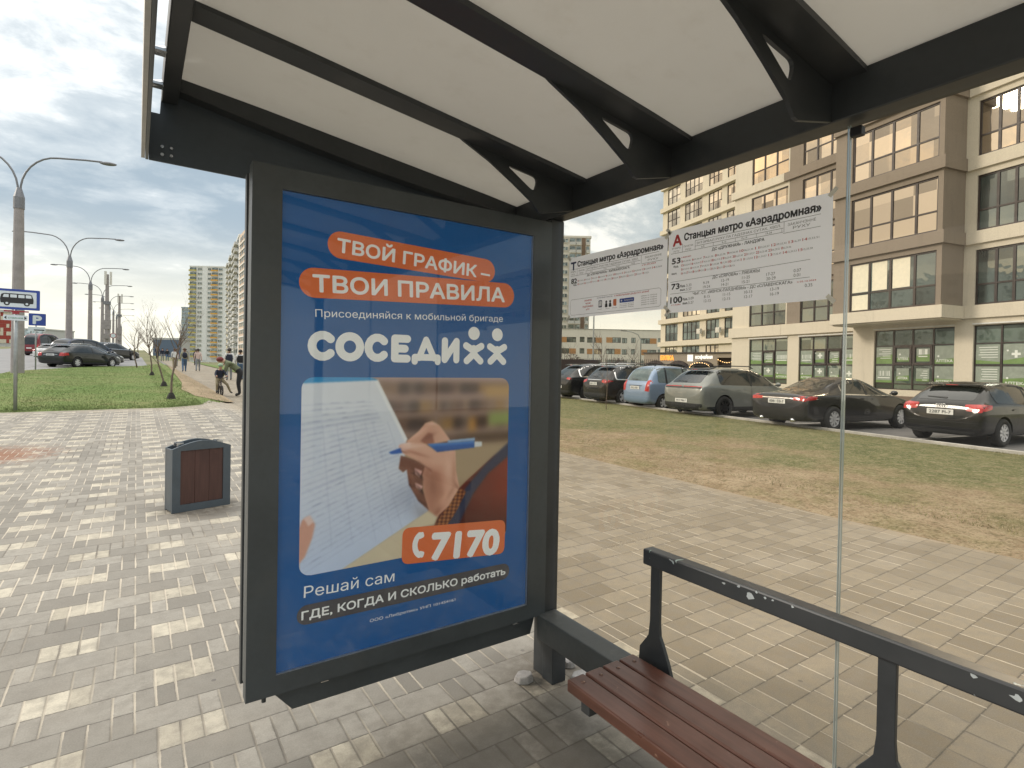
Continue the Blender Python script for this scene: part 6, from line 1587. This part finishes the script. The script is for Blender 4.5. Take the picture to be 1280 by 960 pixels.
# ------------------------------------------------------------------ people
SKIN = mat('skin', (.46, .27, .20), .6, var=.05); HAIRD = mat('dark_hair', (.025, .018, .014), .6); HAIRB = mat('brown_hair', (.09, .045, .025), .6)
def cloth(n, c): return mat(n, c, .85, var=.18, scale=9)
JEANS = cloth('blue_jeans', (.075, .13, .22)); NAVYC = cloth('navy_cloth', (.018, .022, .040)); BLACKC = cloth('black_cloth', (.015, .015, .017)); OLV = cloth('olive_cloth', (.135, .15, .085)); PINKC = cloth('pale_pink_cloth', (.55, .42, .37)); GREYC = cloth('grey_cloth', (.22, .23, .24)); WHITEC = cloth('white_cloth', (.62, .61, .59)); SHOE = cloth('dark_shoes', (.03, .028, .026)); REDH = cloth('dark_red_cap', (.15, .035, .035)); GREENC = cloth('pale_green_cloth', (.28, .38, .27)); PURP = cloth('dark_plum_cloth', (.06, .03, .045)); SANDC = cloth('khaki_cloth', (.22, .18, .11))
def figure(name, label, x, y, heading, J, E_, mats, hair, scale=1., group=None, z=None, extra=None):
    """J: joint -> (pos, radius, material index); E_: bones"""
    names = list(J); me = bpy.data.meshes.new('body')
    me.from_pydata([tuple(Vector(J[n][0])*scale) for n in names], [(names.index(a), names.index(b)) for a, b in E_], [])
    o = bpy.data.objects.new('body', me); COL.objects.link(o)
    sk = o.modifiers.new('skin', 'SKIN'); sk.use_smooth_shade = True
    lay = me.skin_vertices[0].data
    for i, n in enumerate(names):
        r_ = J[n][1]; r_ = (r_, r_) if not hasattr(r_, '__len__') else r_
        lay[i].radius = (r_[0]*scale, r_[1]*scale); lay[i].use_root = (n == 'pelvis')
    s2 = o.modifiers.new('sub', 'SUBSURF'); s2.levels = 2; s2.render_levels = 2
    bm = evaluated(o, 'body'); bpy.data.objects.remove(o)
    bm.materials.clear()
    for m in mats: bm.materials.append(m)
    segs = [(Vector(J[a][0])*scale, Vector(J[b][0])*scale, J[b][2]) for a, b in E_]
    for p in bm.polygons:
        c = p.center; best = (9, 0)
        for a, b, k in segs:
            t = max(0, min(1, (c-a).dot(b-a)/max(1e-9, (b-a).length_squared))); d = (c-(a+(b-a)*t)).length
            if d < best[0]: best = (d, k)
        p.material_index = best[1]; p.use_smooth = True
    t = thing(name, label, 'person', (x, y, G(x, y) if z is None else z), heading, group)
    link('body', bm, t)
    h = Vector(J['head'][0])*scale; u = (Vector(J['crown'][0])*scale-h).normalized()
    if hair:
        mb = MB().ball((0, 0, 0), .112*scale, 8, sz=(1, 1.08, .95)); mb.v = [v for v in mb.v]
        ho = mb.build('hair', hair, t, smooth=True); q = Vector((0, 0, 1)).rotation_difference(u); ho.location = h+u*.045*scale+(q @ Vector((0, -.035, 0)))*scale; ho.rotation_mode = 'QUATERNION'; ho.rotation_quaternion = q
    # nose, so the head has a front
    return t
def walker(s=.18, a=.16, bend=0.):
    """local +y is forward; joints of a walking figure 1.74 m tall"""
    J = dict(pelvis=((0, 0, .95), (.155, .115), 2), waist=((0, .0, 1.10), (.15, .105), 1), chest=((0, .02, 1.30), (.175, .12), 1), neckb=((0, .015, 1.46), (.085, .08), 1), neck=((0, .025, 1.53), .058, 0), head=((0, .045, 1.63), (.088, .10), 0), crown=((0, .04, 1.72), (.066, .075), 0))
    for sd, nm in ((1, 'r'), (-1, 'l')):
        f = sd*s
        J['sh'+nm] = ((sd*.175, .01, 1.42), .072, 1); J['el'+nm] = ((sd*.235, -f*.45-.03, 1.15), .052, 1); J['wr'+nm] = ((sd*.24, -f*.9+.03, .91), .040, 1); J['ha'+nm] = ((sd*.235, -f*1.0+.06, .82), (.036, .046), 0)
        J['hip'+nm] = ((sd*.095, f*.1, .88), .105, 2); J['kn'+nm] = ((sd*.105, f*.75+.04, .49), .070, 2); J['an'+nm] = ((sd*.11, f*1.25-.03, .10), .050, 2); J['to'+nm] = ((sd*.12, f*1.25+.13, .045), (.042, .035), 3)
    E_ = [('pelvis', 'waist'), ('waist', 'chest'), ('chest', 'neckb'), ('neckb', 'neck'), ('neck', 'head'), ('head', 'crown')]
    for nm in 'rl': E_ += [('chest', 'sh'+nm), ('sh'+nm, 'el'+nm), ('el'+nm, 'wr'+nm), ('wr'+nm, 'ha'+nm), ('pelvis', 'hip'+nm), ('hip'+nm, 'kn'+nm), ('kn'+nm, 'an'+nm), ('an'+nm, 'to'+nm)]
    return J, E_
def person(label, x, y, heading, top, legs, hair, scale=1., s=.18, pack=None, vest=None):
    J, E_ = walker(s); t = figure('person', label, x, y, heading, J, E_, [SKIN, top, legs, SHOE], hair, scale, 'people on the walk')
    if pack:
        mb = MB().ball((0, -.19*scale, 1.24*scale), .2*scale, 8, sz=(.85, .55, 1.15)); b = mb.build('backpack', pack, t, smooth=True)
    if vest:
        mb = MB(); 
        for k, (z, a, b) in enumerate(((1.0, .175, .14), (1.15, .185, .15), (1.3, .20, .155), (1.42, .17, .13))):
            mb.v += [(a*math.cos(2*math.pi*i/16)*scale, (.015+b*math.sin(2*math.pi*i/16))*scale, z*scale) for i in range(16)]
        for k in range(3):
            for i in range(16): mb.f.append((k*16+i, k*16+(i+1) % 16, (k+1)*16+(i+1) % 16, (k+1)*16+i)); mb.m.append(0)
        mb.build('vest', vest, t, smooth=True)
    return t
PI = math.pi
person('person in blue jeans walking off with a dark backpack over a pale top', 2.95, 47.5, R(4), cloth('pale_khaki_cloth', (.34, .32, .22)), JEANS, HAIRB, 1.0, .15, pack=NAVYC)
person('person in a pale pink jacket and grey trousers walking off down the path', 3.95, 49.0, R(-3), PINKC, GREYC, HAIRD, 1.0, .14)
person('person in a dark plum coat, left one of the distant group of three', 2.35, 88.5, R(185), PURP, BLACKC, HAIRD, 1.0, .12)
person('person in navy with grey trousers, middle of the distant group of three', 2.95, 89.2, R(178), NAVYC, GREYC, HAIRD, 1.03, .1)
person('person in black, right one of the distant group of three', 3.55, 90.2, R(172), BLACKC, JEANS, HAIRD, 1.0, .12)
person('person with long brown hair and a white coat beside the backpack wearer', 2.75, 56, R(2), WHITEC, SANDC, HAIRB, .97, .15)
person('person with reddish hair and pale trousers half hidden by the backpack wearer', 3.2, 63, R(0), cloth('rust_cloth', (.16, .06, .045)), GREYC, HAIRB, .98, .15)
person('person in black between the backpack wearer and the pink jacket', 4.2, 66, R(5), BLACKC, BLACKC, HAIRD, 1.0, .14)
person('person in dark clothes behind the pink jacket', 5.3, 68, R(-6), NAVYC, BLACKC, HAIRD, 1.0, .14)
person('person in a navy vest over white sleeves behind the bending man', 4.25, 34.0, R(0), WHITEC, GREYC, HAIRD, 1.02, .12, vest=NAVYC)
person('person in a black vest over a white hooded top, nearest the display frame', 4.85, 34.3, R(-2), WHITEC, JEANS, HAIRD, .98, .12, vest=BLACKC)
# man bending over, steadying a child on a small bicycle; local +y points to the child
J, E_ = walker(.06)
J.update(pelvis=((0, -.05, .92), (.16, .13), 2), waist=((0, .10, 1.05), (.16, .125), 1), chest=((0, .30, 1.18), (.185, .135), 1), neckb=((0, .44, 1.25), (.085, .08), 1), neck=((0, .51, 1.27), .06, 0), head=((0, .60, 1.28), (.092, .10), 0), crown=((0, .68, 1.31), (.07, .075), 0))
for sd, nm in ((1, 'r'), (-1, 'l')):
    J['sh'+nm] = ((sd*.18, .36, 1.17), .075, 1); J['el'+nm] = ((sd*.20, .42, .90), .055, 1); J['wr'+nm] = ((sd*.15, .52, .70), .042, 1); J['ha'+nm] = ((sd*.12, .57, .62), (.038, .046), 0)
    J['hip'+nm] = ((sd*.10, -.06, .86), .11, 2); J['kn'+nm] = ((sd*.13, .0, .48), .078, 2); J['an'+nm] = ((sd*.14, -.05, .10), .055, 2); J['to'+nm] = ((sd*.15, .10, .045), (.045, .036), 3)
t = figure('person', 'man in an olive jacket and black trousers bending down over a child on a bicycle', 3.04, 21.9, R(82), J, E_, [SKIN, OLV, BLACKC, SHOE], None, 1.0, 'people on the walk')
hc = Vector(J['head'][0]); mb = MB().ball((0, .59, 1.315), .118, 8, sz=(1, 1.05, .8)); mb.build('cap', REDH, t, smooth=True)
bx_, by_ = 2.42, 21.75
J, E_ = walker(.0)
S_ = .66
J.update(pelvis=((0, -.05, .88), (.15, .12), 2), waist=((0, .02, 1.02), (.15, .11), 1), chest=((0, .10, 1.2), (.17, .12), 1), neckb=((0, .14, 1.35), (.085, .08), 1), neck=((0, .17, 1.42), .06, 0), head=((0, .20, 1.53), (.11, .12), 0), crown=((0, .20, 1.64), (.085, .09), 0))
for sd, nm in ((1, 'r'), (-1, 'l')):
    J['sh'+nm] = ((sd*.17, .10, 1.30), .07, 1); J['el'+nm] = ((sd*.26, .26, 1.10), .052, 1); J['wr'+nm] = ((sd*.24, .46, 1.03), .042, 1); J['ha'+nm] = ((sd*.23, .53, 1.02), (.038, .04), 0)
    k = -1 if sd < 0 else 1
    J['hip'+nm] = ((sd*.11, .0, .82), .10, 2); J['kn'+nm] = ((sd*(.17 if sd > 0 else .32), .25, .58), .07, 2); J['an'+nm] = ((sd*(.16 if sd > 0 else .50), .18, .25 if sd > 0 else .18), .05, 2); J['to'+nm] = ((sd*(.17 if sd > 0 else .56), .32, .20 if sd > 0 else .13), (.042, .036), 3)
gz = G(bx_, by_)
t = figure('person', 'small child in a dark blue jacket sitting on a bicycle, one leg out', bx_, by_, R(186), J, E_, [SKIN, NAVYC, SANDC, SHOE], None, S_, 'people on the walk', z=gz)
mb = MB().ball((0, .20*S_, 1.60*S_), .135*S_, 8, sz=(1, 1.05, .8)); mb.build('hat', GREENC, t, smooth=True)
bk = thing('child_bicycle', 'small dark child bicycle under the seated child', 'bicycle', (bx_, by_, gz), R(186))
BKM = mat('dark_bicycle_paint', (.03, .02, .022), .4)
for yw in (-.26, .34):
    c = [(0, yw+.17*math.cos(2*PI*i/20), .175+.17*math.sin(2*PI*i/20)) for i in range(21)]; mb = MB().tube(c, .022, 7)
    for i in range(8): a = 2*PI*i/8; mb.tube([(0, yw, .175), (0, yw+.16*math.cos(a), .175+.16*math.sin(a))], .004, 4)
    mb.build('wheel', TYRE, bk, smooth=True)
mb = MB()
for a, b in (((0, -.26, .175), (0, -.03, .20)), ((0, -.03, .20), (0, -.06, .47)), ((0, -.06, .40), (0, .22, .50)), ((0, -.03, .20), (0, .22, .46)), ((0, -.26, .175), (0, -.06, .40)), ((0, .34, .175), (0, .22, .60))): mb.tube([a, b], .014, 6)
mb.build('frame', BKM, bk)
MB().tube([(-.2, .30, .66), (-.1, .22, .61), (.1, .22, .61), (.2, .30, .66)], .013, 6).build('handlebar', BKM, bk); MB().ball((0, -.07, .50), .075, 6, sz=(.8, 1.3, .35)).build('saddle', BLACKP, bk, smooth=True)
